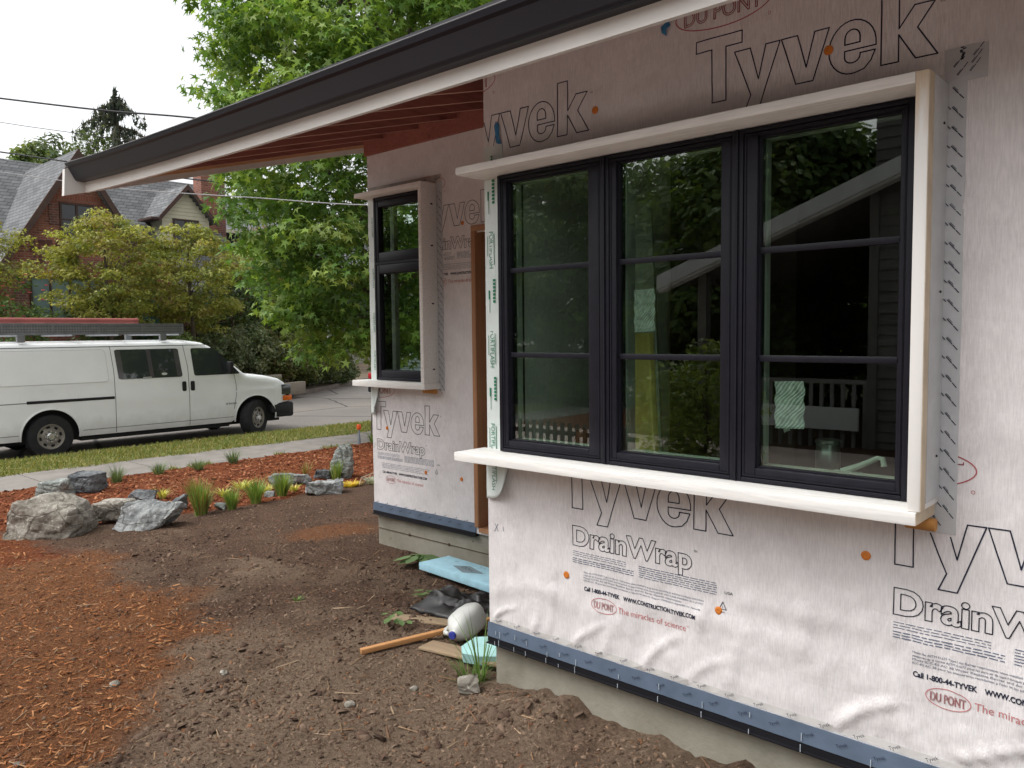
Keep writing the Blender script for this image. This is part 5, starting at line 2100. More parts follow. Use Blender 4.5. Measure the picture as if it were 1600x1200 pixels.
car = thing('parked_car', 'dark grey car parked across the street, mostly hidden behind the house corner', 'car', (-18.0, 15.05, VZ), R(122))
CB = Body(top=[(-2.15, .80), (-2.05, .93), (-1.55, 1.0), (-.95, 1.38), (-.5, 1.46), (.4, 1.44), (1.25, 1.0), (2.0, .86), (2.2, .72)],
          wid=[(.2, .82), (.5, .88), (.85, .87), (1.0, .82), (1.46, .62)],
          sill=.24, arches=[(-1.3, .31, .36), (1.35, .31, .36)],
          taper=[(-2.15, .84), (-1.9, .96), (-1.5, 1), (1.5, 1), (2.0, .94), (2.2, .80)])
CB.mesh(-2.15, 2.2).build('body', mat('dark grey car paint', (.045, .052, .062), .25, .05, 2, spec=.5, coat=.4), car, 32, True)
mb = MB()
mb.box(-1.9, 1.95, -.76, .76, .18, .60)
mb.build('underbody', M_under, car, False, True)
for x in (-1.3, 1.35):
    for s_ in (-1, 1):
        wheel(car, x, s_*.78, .315, .20, s_, 0, .19)
for s_ in (-1, 1):
    CB.panel([(-.95, 1.0), (.95, 1.0), (.35, 1.36), (-.55, 1.36)], .006, s_).build('side_window', M_vglass, car, False, True)
    mb = MB()
    mb.box(-2.165, -1.95, s_*.70-.10, s_*.70+.10, .72, .90, bev=.02)
    mb.build('tail_light', mat('red lens', (.45, .02, .03), .25), car, True, True)
    mb = MB()
    mb.box(2.0, 2.19, s_*.62-.12, s_*.62+.10, .56, .70, bev=.02)
    mb.build('headlight', mat('clear lens', (.6, .6, .6), .15), car, True, True)
mb = MB()
mb.box(-2.22, -2.0, -.80, .80, .30, .56, bev=.05)
mb.build('rear_bumper', M_trim, car, True, True)
mb = MB()
vs = []
for x, u0 in ((-1.5, .80), (-1.0, .70)):
    for u in (-1, -.3, .3, 1):
        z = CB.ztop(x)
        vs.append((x, u*(CB.hw(x, z-.1)-.16), z+.035*(1-u*u)+.012))
mb.add(vs, [(i, i+1, 4+i+1, 4+i) for i in range(3)])
mb.build('rear_window', M_vglass, car, False, True)
# ------------------------------------------------------------------ far side of the street
def curbx(y):
    return -19.7 if y < 10.3 else max(-34, -19.7-(y-10.3)*.74)
def yardz(x, y):
    d = curbx(y)-x
    k = 1 if y < 11.5 else max(.15, 1-(y-11.5)*.28)
    return -.30+1.3*k*sstep(0.2, 4.5, d)+.03*fbm(x*.7, y*.7)
ys = axis((-30, 4, 1.5), (4, 20, .5), (20, 60, 2))
ds = [0, .15, .4, .8, 1.2, 1.8, 2.5, 3.2, 4, 5, 7, 10, 16, 26, 40]
vs = []
for y in ys:
    for d in ds:
        x = curbx(y)-d
        vs.append((x, y, yardz(x, y)))
n = len(ds)
mb = MB()
mb.add(vs, [(j*n+i, j*n+i+1, (j+1)*n+i+1, (j+1)*n+i) for j in range(len(ys)-1) for i in range(n-1)])
struct(mb.build('far_yard', mat('dry yard earth', (.16, .125, .085), .95, .3, 1.5, .5, 20), None, 'all'))
mb = MB()
yy = axis((-14, 10.3, 1.5), (10.3, 22, .8))
for a, b in zip(yy, yy[1:]):
    x, x2 = curbx(a), curbx(b)
    mb.add([(x, a, -.6), (x+.16, a, -.6), (x+.16, a, -.27), (x, a, -.265), (x2, b, -.6), (x2+.16, b, -.6), (x2+.16, b, -.27), (x2, b, -.265)],
           [(0, 1, 2, 3), (4, 7, 6, 5), (1, 5, 6, 2), (2, 6, 7, 3), (0, 3, 7, 4)])
struct(mb.build('kerb', mat('old stone kerb', (.16, .13, .11), .9, .25, 3, .4, 30)))
M_timb = woodmat('weathered timber', (.27, .23, .18), .3, 1)
for (x, y0, y1, z0, z1, lab) in ((-20.9, 10.4, 12.0, .10, .38, 'upper weathered timber edging the yard across the street'), (-20.45, 10.4, 12.75, -.28, .12, 'lower longer weathered timber edging the yard across the street')):
    mb = MB()
    T = Matrix.Translation((x, (y0+y1)/2, 0)) @ Matrix.Rotation(R(24), 4, 'Z')
    mb.box(-.12, .12, -(y1-y0)/2, (y1-y0)/2, z0, z1, T, bev=.015)
    tag(mb.build('retaining_timber', M_timb, None, 30), lab, 'timber', 'timbers edging the far yard')

# ------------------------------------------------------------------ brick house
M_brick = brickmat('red brick', (.32, .105, .065), (.20, .065, .045), (.27, .20, .165), .22, .075, .010, vary=.5)
M_brickd = brickmat('clinker brick', (.13, .06, .055), (.25, .085, .06), (.25, .19, .16), .22, .075, .010)
M_soldier = brickmat('soldier bricks', (.30, .09, .055), (.24, .07, .045), (.20, .15, .12), .08, .24, .010)
M_shing = brickmat('grey shingles', (.125, .13, .135), (.20, .205, .21), (.06, .062, .065), .32, .13, .012, rough=.95)
M_verge = mat('brown bargeboard', (.085, .05, .042), .7, .15, 6)
M_wind = mat('dark old window', (.012, .014, .018), .1, .2, 6, spec=.6)
M_brow = mat('brown window frame', (.07, .04, .033), .6)
M_cream = mat('cream siding', (.60, .57, .44), .7, .06, 3)
M_teal = mat('teal door', (.035, .14, .15), .5, .1, 6)
bh = thing('brick_house', 'red brick house with steep grey shingle roofs and brown bargeboards across the street', 'house', (-27, 7.2, .8))
def bp(mb, name, m, par=bh, sm=False):
    return mb.build(name, m, par, sm)
GC, GA, GS = 7.18, 7.47, 1.60      # gable centre, apex, slope
GX = -25.0
hwid = lambda z: (GA-z)/GS
mb = MB()
mb.prism([(GC-2.45, .2), (GC+2.45, .2), (GC+2.45, GA-2.45*GS), (GC, GA), (GC-2.45, GA-2.45*GS)], GX-5, GX, 'x')
w1 = bp(mb, 'wall', M_brick)
mb = MB()
mb.box(-33.5, -25.9, 1.2, 13.35, .2, 3.5)
bp(mb, 'wall', M_brick)
# main roof (ridge along the street)
mb = MB()
ZE, ZR, XE, XR = 3.30, 8.0, -25.45, -30.0
mb.prism([(XE, ZE), (XR, ZR), (2*XR-XE, ZE), (2*XR-XE, ZE-.15), (XR, ZR-.2), (XE, ZE-.15)], .8, 13.55, 'x' if False else 'y')
roof = bp(mb, 'roof', M_shing)
mb = MB()
mb.prism([(XE+.25, ZE), (XR, ZR-.25), (2*XR-XE-.25, ZE)], 13.2, 13.34, 'y')
bp(mb, 'wall', M_brick)
# wing roof and bargeboards
mb = MB()
o = .20
mb.prism([(GC, GA+.12), (GC+2.75, GA+.12-2.75*GS), (GC+2.75, GA-.12-2.75*GS), (GC, GA-.12), (GC-2.75, GA-.12-2.75*GS), (GC-2.75, GA+.12-2.75*GS)], -29.7, GX+.30, 'x')
bp(mb, 'roof', M_shing)
for s_ in (-1, 1):
    mb = MB()
    mb.prism([(GC, GA+.13), (GC+s_*2.78, GA+.13-2.78*GS), (GC+s_*2.78, GA-.20-2.78*GS), (GC, GA-.20)], GX+.302, GX+.36, 'x')
    bp(mb, 'bargeboard', M_verge)
# gable window with soldier course and clinker surround
def window3(y0, y1, z0, z1, x, bars=1, rows=1, fm=M_brow, gm=M_wind, par=bh):
    mb = MB()
    ring2 = lambda a, b, c, d, w_: (mb.box(x-.02, x+.05, a, a+w_, c, d), mb.box(x-.02, x+.05, b-w_, b, c, d), mb.box(x-.02, x+.05, a+w_, b-w_, c, c+w_), mb.box(x-.02, x+.05, a+w_, b-w_, d-w_, d))
    ring2(y0, y1, z0, z1, .06)
    for k in range(1, bars+1):
        y = y0+(y1-y0)*k/(bars+1)
        mb.box(x-.015, x+.045, y-.03, y+.03, z0+.06, z1-.06)
    for k in range(1, rows+1):
        z = z0+(z1-z0)*k/(rows+1)
        mb.box(x-.015, x+.035, y0+.06, y1-.06, z-.02, z+.02)
    f = mb.build('window', fm, par)
    mb = MB()
    mb.box(x-.02, x+.012, y0+.05, y1-.05, z0+.05, z1-.05)
    mb.build('pane', gm, f)
    return f
window3(6.66, 7.66, 4.86, 5.92, GX+.01, 1, 1)
mb = MB()
mb.box(GX+.002, GX+.03, 6.42, 7.92, 5.93, 6.17)
bp(mb, 'soldier_course', M_soldier)
for q in (6.36, 7.67):
    mb = MB()
    mb.box(GX+.001, GX+.02, q, q+.29, 5.2, 5.92)
    bp(mb, 'brick_quoin', M_brickd)
mb = MB()
random.seed(11)
for i in range(6):
    for j in range(4):
        y, z = 5.78+i*.24, 3.95+j*.20
        if (i+j) % 2 == 0:
            for q in range(2):
                if random.random() < .8:
                    mb.box(GX, GX+.022, y, y+.19, z+q*.085, z+q*.085+.065)
        else:
            for q in range(2):
                if random.random() < .8:
                    mb.box(GX, GX+.022, y+q*.09, y+q*.09+.065, z, z+.165)
bp(mb, 'patterned_bricks', mat('dark bricks', (.12, .055, .05), .9, .35, 3))
mb = MB()
mb.box(GX+.002, GX+.03, 5.55, 8.1, 3.60, 3.84)
bp(mb, 'soldier_course', M_soldier)
window3(5.72, 8.0, 1.9, 3.58, GX+.01, 3, 0, M_brow, mat('curtained pane', (.17, .24, .235), .3, .25, 2))
mb = MB()
mb.box(GX+.001, GX+.02, 5.30, 5.70, 2.0, 3.58)
bp(mb, 'brick_quoin', M_brickd)
# entry gable and door
mb = MB()
mb.prism([(8.35, .2), (9.95, .2), (9.95, 3.9), (9.15, 5.0), (8.35, 3.9)], GX-.3, GX+.5, 'x')
bp(mb, 'entry_wall', M_brick)
for s_ in (-1, 1):
    mb = MB()
    mb.prism([(9.15, 5.14), (9.15+s_*.98, 3.82), (9.15+s_*.98, 3.64), (9.15, 4.94)], GX-.6, GX+.62, 'x')
    bp(mb, 'bargeboard', M_verge)
mb = MB()
mb.box(GX+.502, GX+.55, 8.72, 9.45, .8, 2.9)
bp(mb, 'door', M_teal)
mb = MB()
mb.box(GX+.502, GX+1.3, 9.50, 9.98, .2, 2.75)
mb.box(GX+.4, GX+1.2, 10.0, 10.9, .2, 1.75)
mb.box(GX+.35, GX+1.25, 9.985, 10.95, 1.752, 1.84)
bp(mb, 'brick_pier', M_brickd)
mb = MB()
mb.lathe([(.02, 1.84), (.13, 1.92), (.16, 2.02), (.10, 2.14), (.001, 2.17)], 14, Matrix.Translation((GX+.8, 10.25, 0)))
bp(mb, 'finial', M_brickd, sm=True)
# dormer
DX = -27.0
mb = MB()
mb.prism([(10.82, 4.3), (12.60, 4.3), (12.60, 6.1), (11.71, 7.12), (10.82, 6.1)], DX-3, DX, 'x')
dw_ = bp(mb, 'dormer_wall', M_cream)
mb = MB()
z = 4.42
while z < 7.0:
    hw_ = min(.89, (7.12-z)/1.146)
    if z > 6.05:
        hw_ = max(.05, (7.10-z)/1.146-.02)
    mb.prism([(DX+.001, z), (DX+.022, z), (DX+.006, z+.135), (DX+.001, z+.135)], 11.71-hw_, 11.71+hw_, 'y')
    z += .137
mb.build('clapboards', M_cream, dw_)
mb = MB()
mb.box(DX+.001, DX+.03, 10.80, 10.90, 4.3, 6.1)
mb.box(DX+.001, DX+.03, 12.52, 12.62, 4.3, 6.1)
mb.build('corner_board', M_cream, dw_)
mb = MB()
mb.prism([(11.71, 7.33), (12.80, 6.08), (12.80, 5.95), (11.71, 7.18), (10.62, 5.95), (10.62, 6.08)], -30.0, DX+.25, 'x')
bp(mb, 'dormer_roof', M_shing)
for s_ in (-1, 1):
    mb = MB()
    mb.prism([(11.71, 7.34), (11.71+s_*1.12, 6.06), (11.71+s_*1.12, 5.86), (11.71, 7.13)], DX+.252, DX+.30, 'x')
    bp(mb, 'bargeboard', M_verge)
mb = MB()
mb.box(DX-.9, DX+.25, 10.30, 10.70, 5.94, 6.02)
bp(mb, 'eave', M_verge)
window3(11.20, 12.20, 5.0, 6.06, DX+.02, 1, 0)
# chimney
mb = MB()
mb.box(-28.5, -27.85, 12.80, 13.78, 3.0, 9.0)
mb.box(-28.55, -27.80, 12.74, 13.84, 9.0, 9.2)
bp(mb, 'chimney', M_brick)
mb = MB()
mb.box(-28.52, -27.849, 13.40, 13.795, 3.0, 8.99)
bp(mb, 'chimney_shoulder', M_brickd)
# chairlike sliver of the neighbour behind: dark wall, white gutter, grey roof
sh = thing('grey_house', 'dark walled house with a grey roof, showing right of the chimney', 'house', (-34, 18, 0))
mb = MB()
mb.box(-40, -33, 15.3, 21, 0, 6.5)
mb.build('wall', mat('dark house wall', (.035, .035, .042), .8, .2, 3), sh)
mb = MB()
mb.prism([(-32.4, 6.55), (-36.5, 8.8), (-40.6, 6.55)], 15.0, 21.5, 'y')
mb.build('roof', M_shing, sh)
mb = MB()
mb.box(-32.5, -32.3, 14.9, 21.5, 6.45, 6.58)
mb.build('gutter', M_cream, sh)
# pale house half hidden far behind the shrubs
ph = thing('pale_house', 'pale house with white windows glimpsed under the big tree beyond the shrubs', 'house', (-40, 24, 0))
mb = MB()
mb.box(-46, -39, 19, 34, -.4, 5)
mb.build('wall', mat('dark blue grey wall', (.10, .105, .12), .8, .2, 2), ph)
mb = MB()
mb.prism([(-38.5, 5), (-42.5, 8), (-46.5, 5)], 18.5, 34.5, 'y')
mb.build('roof', M_shing, ph)
M_whitef = mat('white window trim', (.70, .70, .68), .6)
for (y0, y1, z0, z1) in ((20.8, 22.0, 1.0, 2.7), (23.3, 24.6, .8, 2.4), (26.2, 27.2, 1.2, 2.9), (29, 30.4, 1, 2.7)):
    mb = MB()
    x = -38.99
    for a in ((y0, y0+.12), ((y0+y1)/2-.06, (y0+y1)/2+.06), (y1-.12, y1)):
        mb.box(x, x+.06, a[0], a[1], z0, z1)
    mb.box(x, x+.055, y0+.12, y1-.12, z0, z0+.12)
    mb.box(x, x+.055, y0+.12, y1-.12, z1-.12, z1)
    f = mb.build('window', M_whitef, ph)
    mb = MB()
    mb.box(x, x+.02, y0+.05, y1-.05, z0+.05, z1-.05)
    mb.build('pane', mat('reflecting pane', (.22, .23, .25), .15), f)
mb = MB()
mb.box(-38.2, -38.05, 20.5, 29, -.4, .55)
mb.build('low_wall', mat('pale low wall', (.36, .34, .31), .85), ph)

# ------------------------------------------------------------------ foliage
M_leaf = leafmat('leaves', .5, .40)
M_bark = mat('bark', (.10, .08, .06), .95, .3, 8, .6, 40)
STAR, STARF = [(0, 0, 0)], []
for k, (a, l) in enumerate(((180, .06), (128, .58), (96, .27), (56, .88), (28, .34), (0, 1.0), (-28, .34), (-56, .88), (-96, .27), (-128, .58))):
    STAR.append((l*math.cos(R(a)), l*math.sin(R(a)), -.10*l*l))
STARF = [(0, i, i+1) for i in range(1, 10)]+[(0, 10, 1)]
OVAL = [(-.5, 0, 0), (-.15, .26, .03), (.25, .22, .02), (.5, 0, -.06), (.25, -.22, .02), (-.15, -.26, .03)]
OVALF = [(0, 1, 2, 3), (0, 3, 4, 5)]
SPRAY = [(-.5, 0, 0), (-.1, .10, .02), (.1, .42, -.05), (.15, .12, .02), (.5, 0, -.08), (.15, -.12, .02), (.1, -.42, -.05), (-.1, -.10, .02)]
SPRAYF = [(0, 1, 7), (1, 2, 3), (1, 3, 5, 7), (3, 4, 5), (5, 6, 7)]

def crown(name, parent, centers, crad, per, size, cols, tv, tf, flat=.6, up=.8, droop=.3, axis_pt=None, szvar=.35):
    """leaves in clumps about the given centres (numpy, n x 3)"""
    C = np.asarray(centers)
    n = len(C)
    cr = np.asarray(crad) if np.ndim(crad) else np.full(n, crad)
    per = np.full(n, per) if np.ndim(per) == 0 else np.asarray(per)
    idx = np.repeat(np.arange(n), per)
    m = len(idx)
    off = RNG.normal(size=(m, 3))
    off /= np.linalg.norm(off, axis=1, keepdims=True)
    off *= (RNG.random((m, 1))**.45)
    off[:, 2] *= flat
    P = C[idx]+off*cr[idx][:, None]
    nr = off*1.0+RNG.normal(0, .55, (m, 3))
    nr[:, 2] += up
    # leaf points outward and down
    ap = C.mean(0) if axis_pt is None else np.asarray(axis_pt)
    sp = P-ap
    sp[:, 2] = 0
    sp /= np.linalg.norm(sp, axis=1, keepdims=True)+1e-6
    sp += RNG.normal(0, .6, (m, 3))
    sp[:, 2] -= droop
    cols = np.array(cols)
    ci = RNG.integers(0, len(cols), n)
    mixk = RNG.random((m, 1))
    c = np.where(mixk < .62, cols[ci[idx]], cols[RNG.integers(0, len(cols), m)])
    c = c*(.78+.44*RNG.random((m, 1)))*(.82+.36*RNG.random((n, 1)))[idx]
    s_ = size*(1-szvar+2*szvar*RNG.random(m))
    return scat(name, tv, tf, P, rotations(nr, sp), np.repeat(s_[:, None], 3, 1), np.clip(c, 0, 1), M_leaf, parent)

def limbs(parent, base, targets, r0, trunk_top, bark=M_bark, lean=(0, 0), nm='trunk'):
    base = Vector(base)
    top = Vector(trunk_top)
    mb = MB()
    pts = [base+(top-base)*t+Vector((.06*math.sin(t*5), .05*math.cos(t*4), 0)) for t in (0, .12, .3, .5, .7, .85, 1)]
    mb.tube(pts, [r0*1.25, r0, r0*.88, r0*.75, r0*.6, r0*.4, r0*.2], 10)
    for t in targets:
        t = Vector(t)
        hz = max(.18, min(.92, (t.z-base.z)/(max(.1, top.z-base.z))*.72))
        s_ = base+(top-base)*hz
        mid = (s_+t)/2+Vector((0, 0, .12*(t-s_).length))
        rr_ = max(.012, r0*.34*(1-hz*.6))
        pp = [s_, s_*.55+mid*.45+Vector((0, 0, .02)), mid, mid*.4+t*.6, t]
        mb.tube(pp, [rr_, rr_*.8, rr_*.6, rr_*.42, rr_*.15], 6)
    return mb.build(nm, bark, parent, True)

def tree(name, label, cat, base, H, crfn, ncl, crad, per, size, cols, tv=OVAL, tf=OVALF, r0=.15, zb=.25, grp=None, flat=.6, up=.8, droop=.3, bark=M_bark, nl=22, shell=.45):
    """crfn(t): crown radius at relative height t in 0..1 between zb*H and H"""
    t_ = thing(name, label, cat, base, 0, grp)
    C = []
    while len(C) < ncl:
        t = random.random()
        r = crfn(t)
        if random.random() > r/1.0/max(crfn(i/10) for i in range(11)):
            continue
        a = random.uniform(0, 2*math.pi)
        q = random.random()**shell
        lump = 1+.22*fbm(math.cos(a)*1.5+base[0], math.sin(a)*1.5+base[1], t*4)
        C.append((base[0]+math.cos(a)*r*q*lump, base[1]+math.sin(a)*r*q*lump, base[2]+H*(zb+(1-zb)*t)))
    C = np.array(C)
    limbs(t_, (base[0], base[1], base[2]-.1), [tuple(C[i]) for i in RNG.choice(len(C), min(nl, len(C)), False)], r0, (base[0]+.1, base[1], base[2]+H*.88), bark)
    crown('crown', t_, C, crad, per, size, cols, tv, tf, flat, up, droop, (base[0], base[1], base[2]+H*.5))
    return t_

# the big star-leaved tree on the verge beyond the house
SG = [(.20, .325, .065), (.14, .26, .05), (.255, .375, .085), (.095, .185, .04), (.29, .39, .105), (.12, .225, .05)]
prof = [(0, 1.1), (.13, 2.2), (.27, 2.6), (.5, 3.15), (.68, 3.05), (.85, 2.5), (1, .9)]
tree('star_leaf_tree', 'large bright green tree with star shaped leaves behind the corner of the house', 'tree', (-9.30, 6.75, -.26), 11.6,
     lambda t: interp(t, prof), 800, .55, 84, .112, SG, STAR, STARF, .20, .135, None, .5, .75, .9, shell=.32, nl=60)

YG = [(.28, .30, .055), (.34, .355, .085), (.20, .235, .05), (.29, .25, .065), (.40, .41, .12), (.15, .185, .04)]
def vase(t):
    return interp(t, [(0, .9), (.25, 1.5), (.6, 1.65), (.85, 1.2), (1, .35)])
g4 = 'small yellow green trees in front of the brick house'
tree('ornamental_tree', 'yellow green tree in front of the brick gable', 'tree', (-21.6, 6.7, .55), 4.75, vase, 190, .36, 70, .125, YG, SPRAY, SPRAYF, .07, .30, g4, .45, .9, .5)
tree('ornamental_tree', 'yellow green tree in front of the cream dormer', 'tree', (-21.8, 9.25, .5), 4.6, lambda t: 1.05*vase(t), 190, .36, 70, .125, YG, SPRAY, SPRAYF, .07, .30, g4, .45, .9, .5)
tree('ornamental_tree', 'yellow green tree at the left edge, partly out of view', 'tree', (-21.2, 3.4, .5), 4.4, lambda t: .8*vase(t), 100, .34, 60, .115, YG, SPRAY, SPRAYF, .06, .42, g4, .45, .9, .5)
BR = [(.21, .17, .05), (.26, .15, .055), (.17, .18, .045), (.12, .14, .035)]
tree('bronze_tree', 'bronze tinged tree behind the shrubs, left of the star leaved one', 'tree', (-24.4, 13.3, .4), 5.2, lambda t: 1.15*vase(t), 120, .42, 60, .13, BR, SPRAY, SPRAYF, .08, .30, None, .5)
DK = [(.045, .075, .028), (.06, .10, .035), (.035, .06, .022), (.08, .12, .04)]
def ball(t):
    return interp(t, [(0, .75), (.3, 1.0), (.65, .95), (.9, .55), (1, .2)])
tree('laurel', 'dark evergreen bush beside the brick house door', 'bush', (-23.4, 11.5, .6), 3.2, lambda t: 1.35*ball(t), 90, .42, 60, .14, DK, OVAL, OVALF, .06, .02, None, .8)
tree('laurel', 'dark evergreen bush under the yellow green tree by the brick gable', 'bush', (-22.6, 7.0, .6), 2.5, lambda t: 1.3*ball(t), 70, .40, 60, .13, DK, OVAL, OVALF, .06, .02, None, .8)
tree('laurel', 'broad dark evergreen bush at the rear of the far yard', 'bush', (-26.5, 15.0, .3), 4.0, lambda t: 2.0*ball(t), 110, .55, 60, .17, DK, OVAL, OVALF, .08, .02, None, .8)
# rose bush with flowers
rb_ = tree('rose_bush', 'rose bush with pink flowers at the left edge', 'rose bush', (-20.6, 4.0, .25), 3.0, lambda t: .95*ball(t), 70, .34, 55, .10, [(.09, .16, .045), (.13, .21, .06), (.06, .11, .035), (.17, .24, .08)], OVAL, OVALF, .03, .02, None, .8)
def blossom(parent, x, y, z, s_, col):
    mb = MB()
    for k in range(14):
        a, e = k*2.4, .2+1.1*k/14
        r = s_*(.35+.65*(1-k/14))
        d = Vector((math.cos(a)*math.cos(e), math.sin(a)*math.cos(e), math.sin(e)))
        p = Vector((-math.sin(a), math.cos(a), 0))
        c = Vector((x, y, z))+d*r*.5
        mb.add([c-p*r*.45, c+d*r*.35-p*r*.25, c+d*r*.4+p*r*.25, c+p*r*.45, c-d*r*.4], [(0, 1, 2, 3), (0, 3, 4)])
    return mb.build('flower', col, parent)
M_pink = mat('pink petals', (.72, .22, .24), .6, .2, 30)
M_wpet = mat('white petals', (.72, .70, .66), .6, .1, 30)
for (dx, y, z) in ((.55, 3.72, 2.72), (.7, 3.78, 2.62), (.6, 4.05, 3.05), (.75, 3.55, 2.45), (.6, 4.2, 2.80), (.8, 4.42, 2.62), (.8, 4.44, 2.86), (.6, 3.9, 2.35), (.6, 3.62, 2.95), (.5, 4.62, 3.0), (.7, 4.0, 2.2), (.5, 4.15, 3.25)):
    blossom(rb_, -20.6+dx, y, z, .075, M_pink)
for (y, z) in ((4.92, 2.78), (4.86, 2.62), (4.97, 2.5)):
    blossom(rb_, -19.9, y, z, .06, M_wpet)
# shrubs along the far kerb
SHR = [(.13, .16, .05), (.10, .14, .045), (.17, .19, .07), (.20, .16, .07)]
SIL = [(.22, .25, .15), (.17, .21, .12), (.28, .29, .18), (.13, .18, .08)]
gs = 'shrubs along the far kerb'
for (x, y, z, H, r, cols, sz, lab) in ((-21.6, 9.9, .3, 1.45, .85, SIL, .10, 'silvery green shrub just beyond the bonnet of the white van'),
                                   (-21.9, 11.2, .4, 1.55, 1.0, SIL, .10, 'tall silvery green shrub above the timbers'),
                                   (-22.4, 12.6, .2, 1.7, 1.0, SHR, .11, 'olive green shrub right of the timbers'),
                                   (-23.2, 13.8, .0, 1.6, 1.1, SHR, .12, 'widest olive shrub in the middle of the far kerb planting'),
                                   (-24.0, 15.2, -.1, 1.3, 1.05, [(.07, .10, .04), (.10, .13, .05), (.13, .15, .06)], .11, 'dark low shrub under the star leaved tree'),
                                   (-24.9, 16.7, -.2, 1.1, 1.0, [(.07, .10, .04), (.10, .13, .05)], .11, 'dark low shrub nearest the house corner'),
                                   (-20.9, 8.3, .1, 1.6, .9, [(.15, .21, .07), (.19, .26, .09), (.11, .16, .05)], .10, 'fresh green shrub behind the van windscreen'),
                                   (-20.75, 11.5, -.2, .42, .35, SHR, .07, 'little green plant growing in front of the timbers')):
    tree('shrub', lab, 'shrub', (x, y, z), H, lambda t, r=r: r*ball(t), int(60*r+12), .30*max(.6, r), 62, sz, cols, OVAL, OVALF, .03, .02, gs, .85, .6, .1, nl=10)
# low plants behind the white van by the brick house
# trees on the skyline
def farcols(c, k=1):
    return [tuple(v*k for v in q) for q in c]
FG = [(.09, .14, .045), (.12, .17, .055), (.07, .11, .04), (.15, .19, .07)]
tree('round_tree', 'broad round green tree on the skyline behind the brick house', 'tree', (-50, 14.4, 3.5), 9.9, lambda t: 2.9*ball(t), 150, .75, 60, .28, FG, OVAL, OVALF, .3, .15, None, .8)
tree('round_tree', 'smaller light green tree on the skyline beside the broad round one', 'tree', (-48, 12.6, 3.5), 8.6, lambda t: 1.3*ball(t), 70, .5, 50, .24, farcols(FG, 1.35), OVAL, OVALF, .2, .15, None, .8)
tree('dark_fir', 'dark blue green fir at the left edge of the skyline', 'tree', (-52, 11.6, 3.5), 9.6, lambda t: interp(t, [(0, 2.3), (1, .15)]), 110, .55, 60, .26, [(.05, .085, .055), (.07, .10, .07), (.04, .07, .05)], SPRAY, SPRAYF, .2, .1, None, .5)
tree('round_tree', 'tall green tree at the foot of the drooping conifer', 'tree', (-42, 14.2, 3.0), 9.6, lambda t: 2.0*ball(t), 120, .6, 60, .22, [(.10, .15, .05), (.13, .18, .06), (.08, .12, .04)], SPRAY, SPRAYF, .25, .15, None, .9, .5, .6)
# drooping conifer: bare leader, arching branches with hanging curtains
dc = thing('drooping_conifer', 'tall dark drooping conifer with ragged branches against the white sky', 'tree', (-42.5, 15.9, 3.0))
mb = MB()
mb.tube([(-42.5, 15.9, 2.5), (-42.5, 15.85, 8), (-42.5, 15.75, 11.5), (-42.5, 15.6, 13.6), (-42.5, 15.55, 14.9)], [.28, .2, .13, .07, .02], 8)
LP, LD = [], []
random.seed(5)
for i in range(64):
    z = 6+8.6*(i/64)
    a = random.uniform(0, 6.283)
    L = interp(z, [(6, 2.6), (12, 2.9), (13.0, 2.5), (13.6, 1.9), (14.1, .7), (14.9, .15)])*random.uniform(.4, 1.2)
    d = Vector((math.cos(a), math.sin(a), 0))
    pts = []
    for k in range(7):
        s_ = k/6
        pts.append(Vector((-42.5, 15.65, z))+d*L*s_+Vector((0, 0, .35*L*s_-.75*L*s_*s_)))
    mb.tube(pts, [.045*(1-.85*k/6) for k in range(7)], 5)
    for k in range(int(14+L*20)):
        s_ = random.uniform(.1, 1)
        j = min(5, int(s_*6))
        p = pts[j].lerp(pts[j+1], s_*6-j)
        LP.append((p.x+random.gauss(0, .07), p.y+random.gauss(0, .07), p.z-random.random()**1.5*.62*(.5+s_*.5)))
for k in range(90):
    z = random.uniform(13.2, 14.95)
    r = .22*(15.1-z)/2
    LP.append((-42.5+random.gauss(0, r), 15.58+random.gauss(0, r), z))
mb.build('trunk', M_bark, dc, True)
n = len(LP)
nr = RNG.normal(size=(n, 3))
nr[:, 2] *= .15
sp = np.tile(np.array([[0, 0, -1.0]]), (n, 1))+RNG.normal(0, .25, (n, 3))
cl = np.array([(.055, .072, .055), (.075, .088, .066), (.045, .058, .048)])
scat('crown', SPRAY, SPRAYF, LP, rotations(nr, sp), np.stack([.34+.3*RNG.random(n), .22+.15*RNG.random(n), np.full(n, .2)], 1), cl[RNG.integers(0, 3, n)]*(.8+.4*RNG.random((n, 1))), M_leaf, dc)

# overhead wires
M_wire = mat('black cable', (.03, .03, .032), .6)
M_wire2 = mat('bare aluminium cable', (.25, .25, .255), .6)
def wire(name, label, pts, r, m, grp='overhead wires crossing the street'):
    P = []
    pts = [Vector(p) for p in pts]
    for i in range(len(pts)-1):
        p0, p1, p2, p3 = pts[max(0, i-1)], pts[i], pts[i+1], pts[min(len(pts)-1, i+2)]
        for k in range(6):
            t = k/6
            P.append(.5*((2*p1)+(p2-p0)*t+(2*p0-5*p1+4*p2-p3)*t*t+(3*p1-p0-3*p2+p3)*t**3))
    P.append(pts[-1])
    mb = MB()
    mb.tube(P, r, 6)
    return tag(mb.build(name, m, None, True), label, 'wire', grp)
def twist(a, b, n=10):
    return [Vector(a).lerp(Vector(b), i/n) for i in range(n+1)]
wire('overhead_wire', 'top overhead wire crossing in front of the drooping conifer', [(-17.5, -.25, 6.62), (-15.3, 1.79, 6.25), (-13.39, 3.5, 5.92), (-12.12, 4.64, 5.76), (-10.31, 6.25, 5.45), (-6, 10, 5.0)], .017, M_wire)
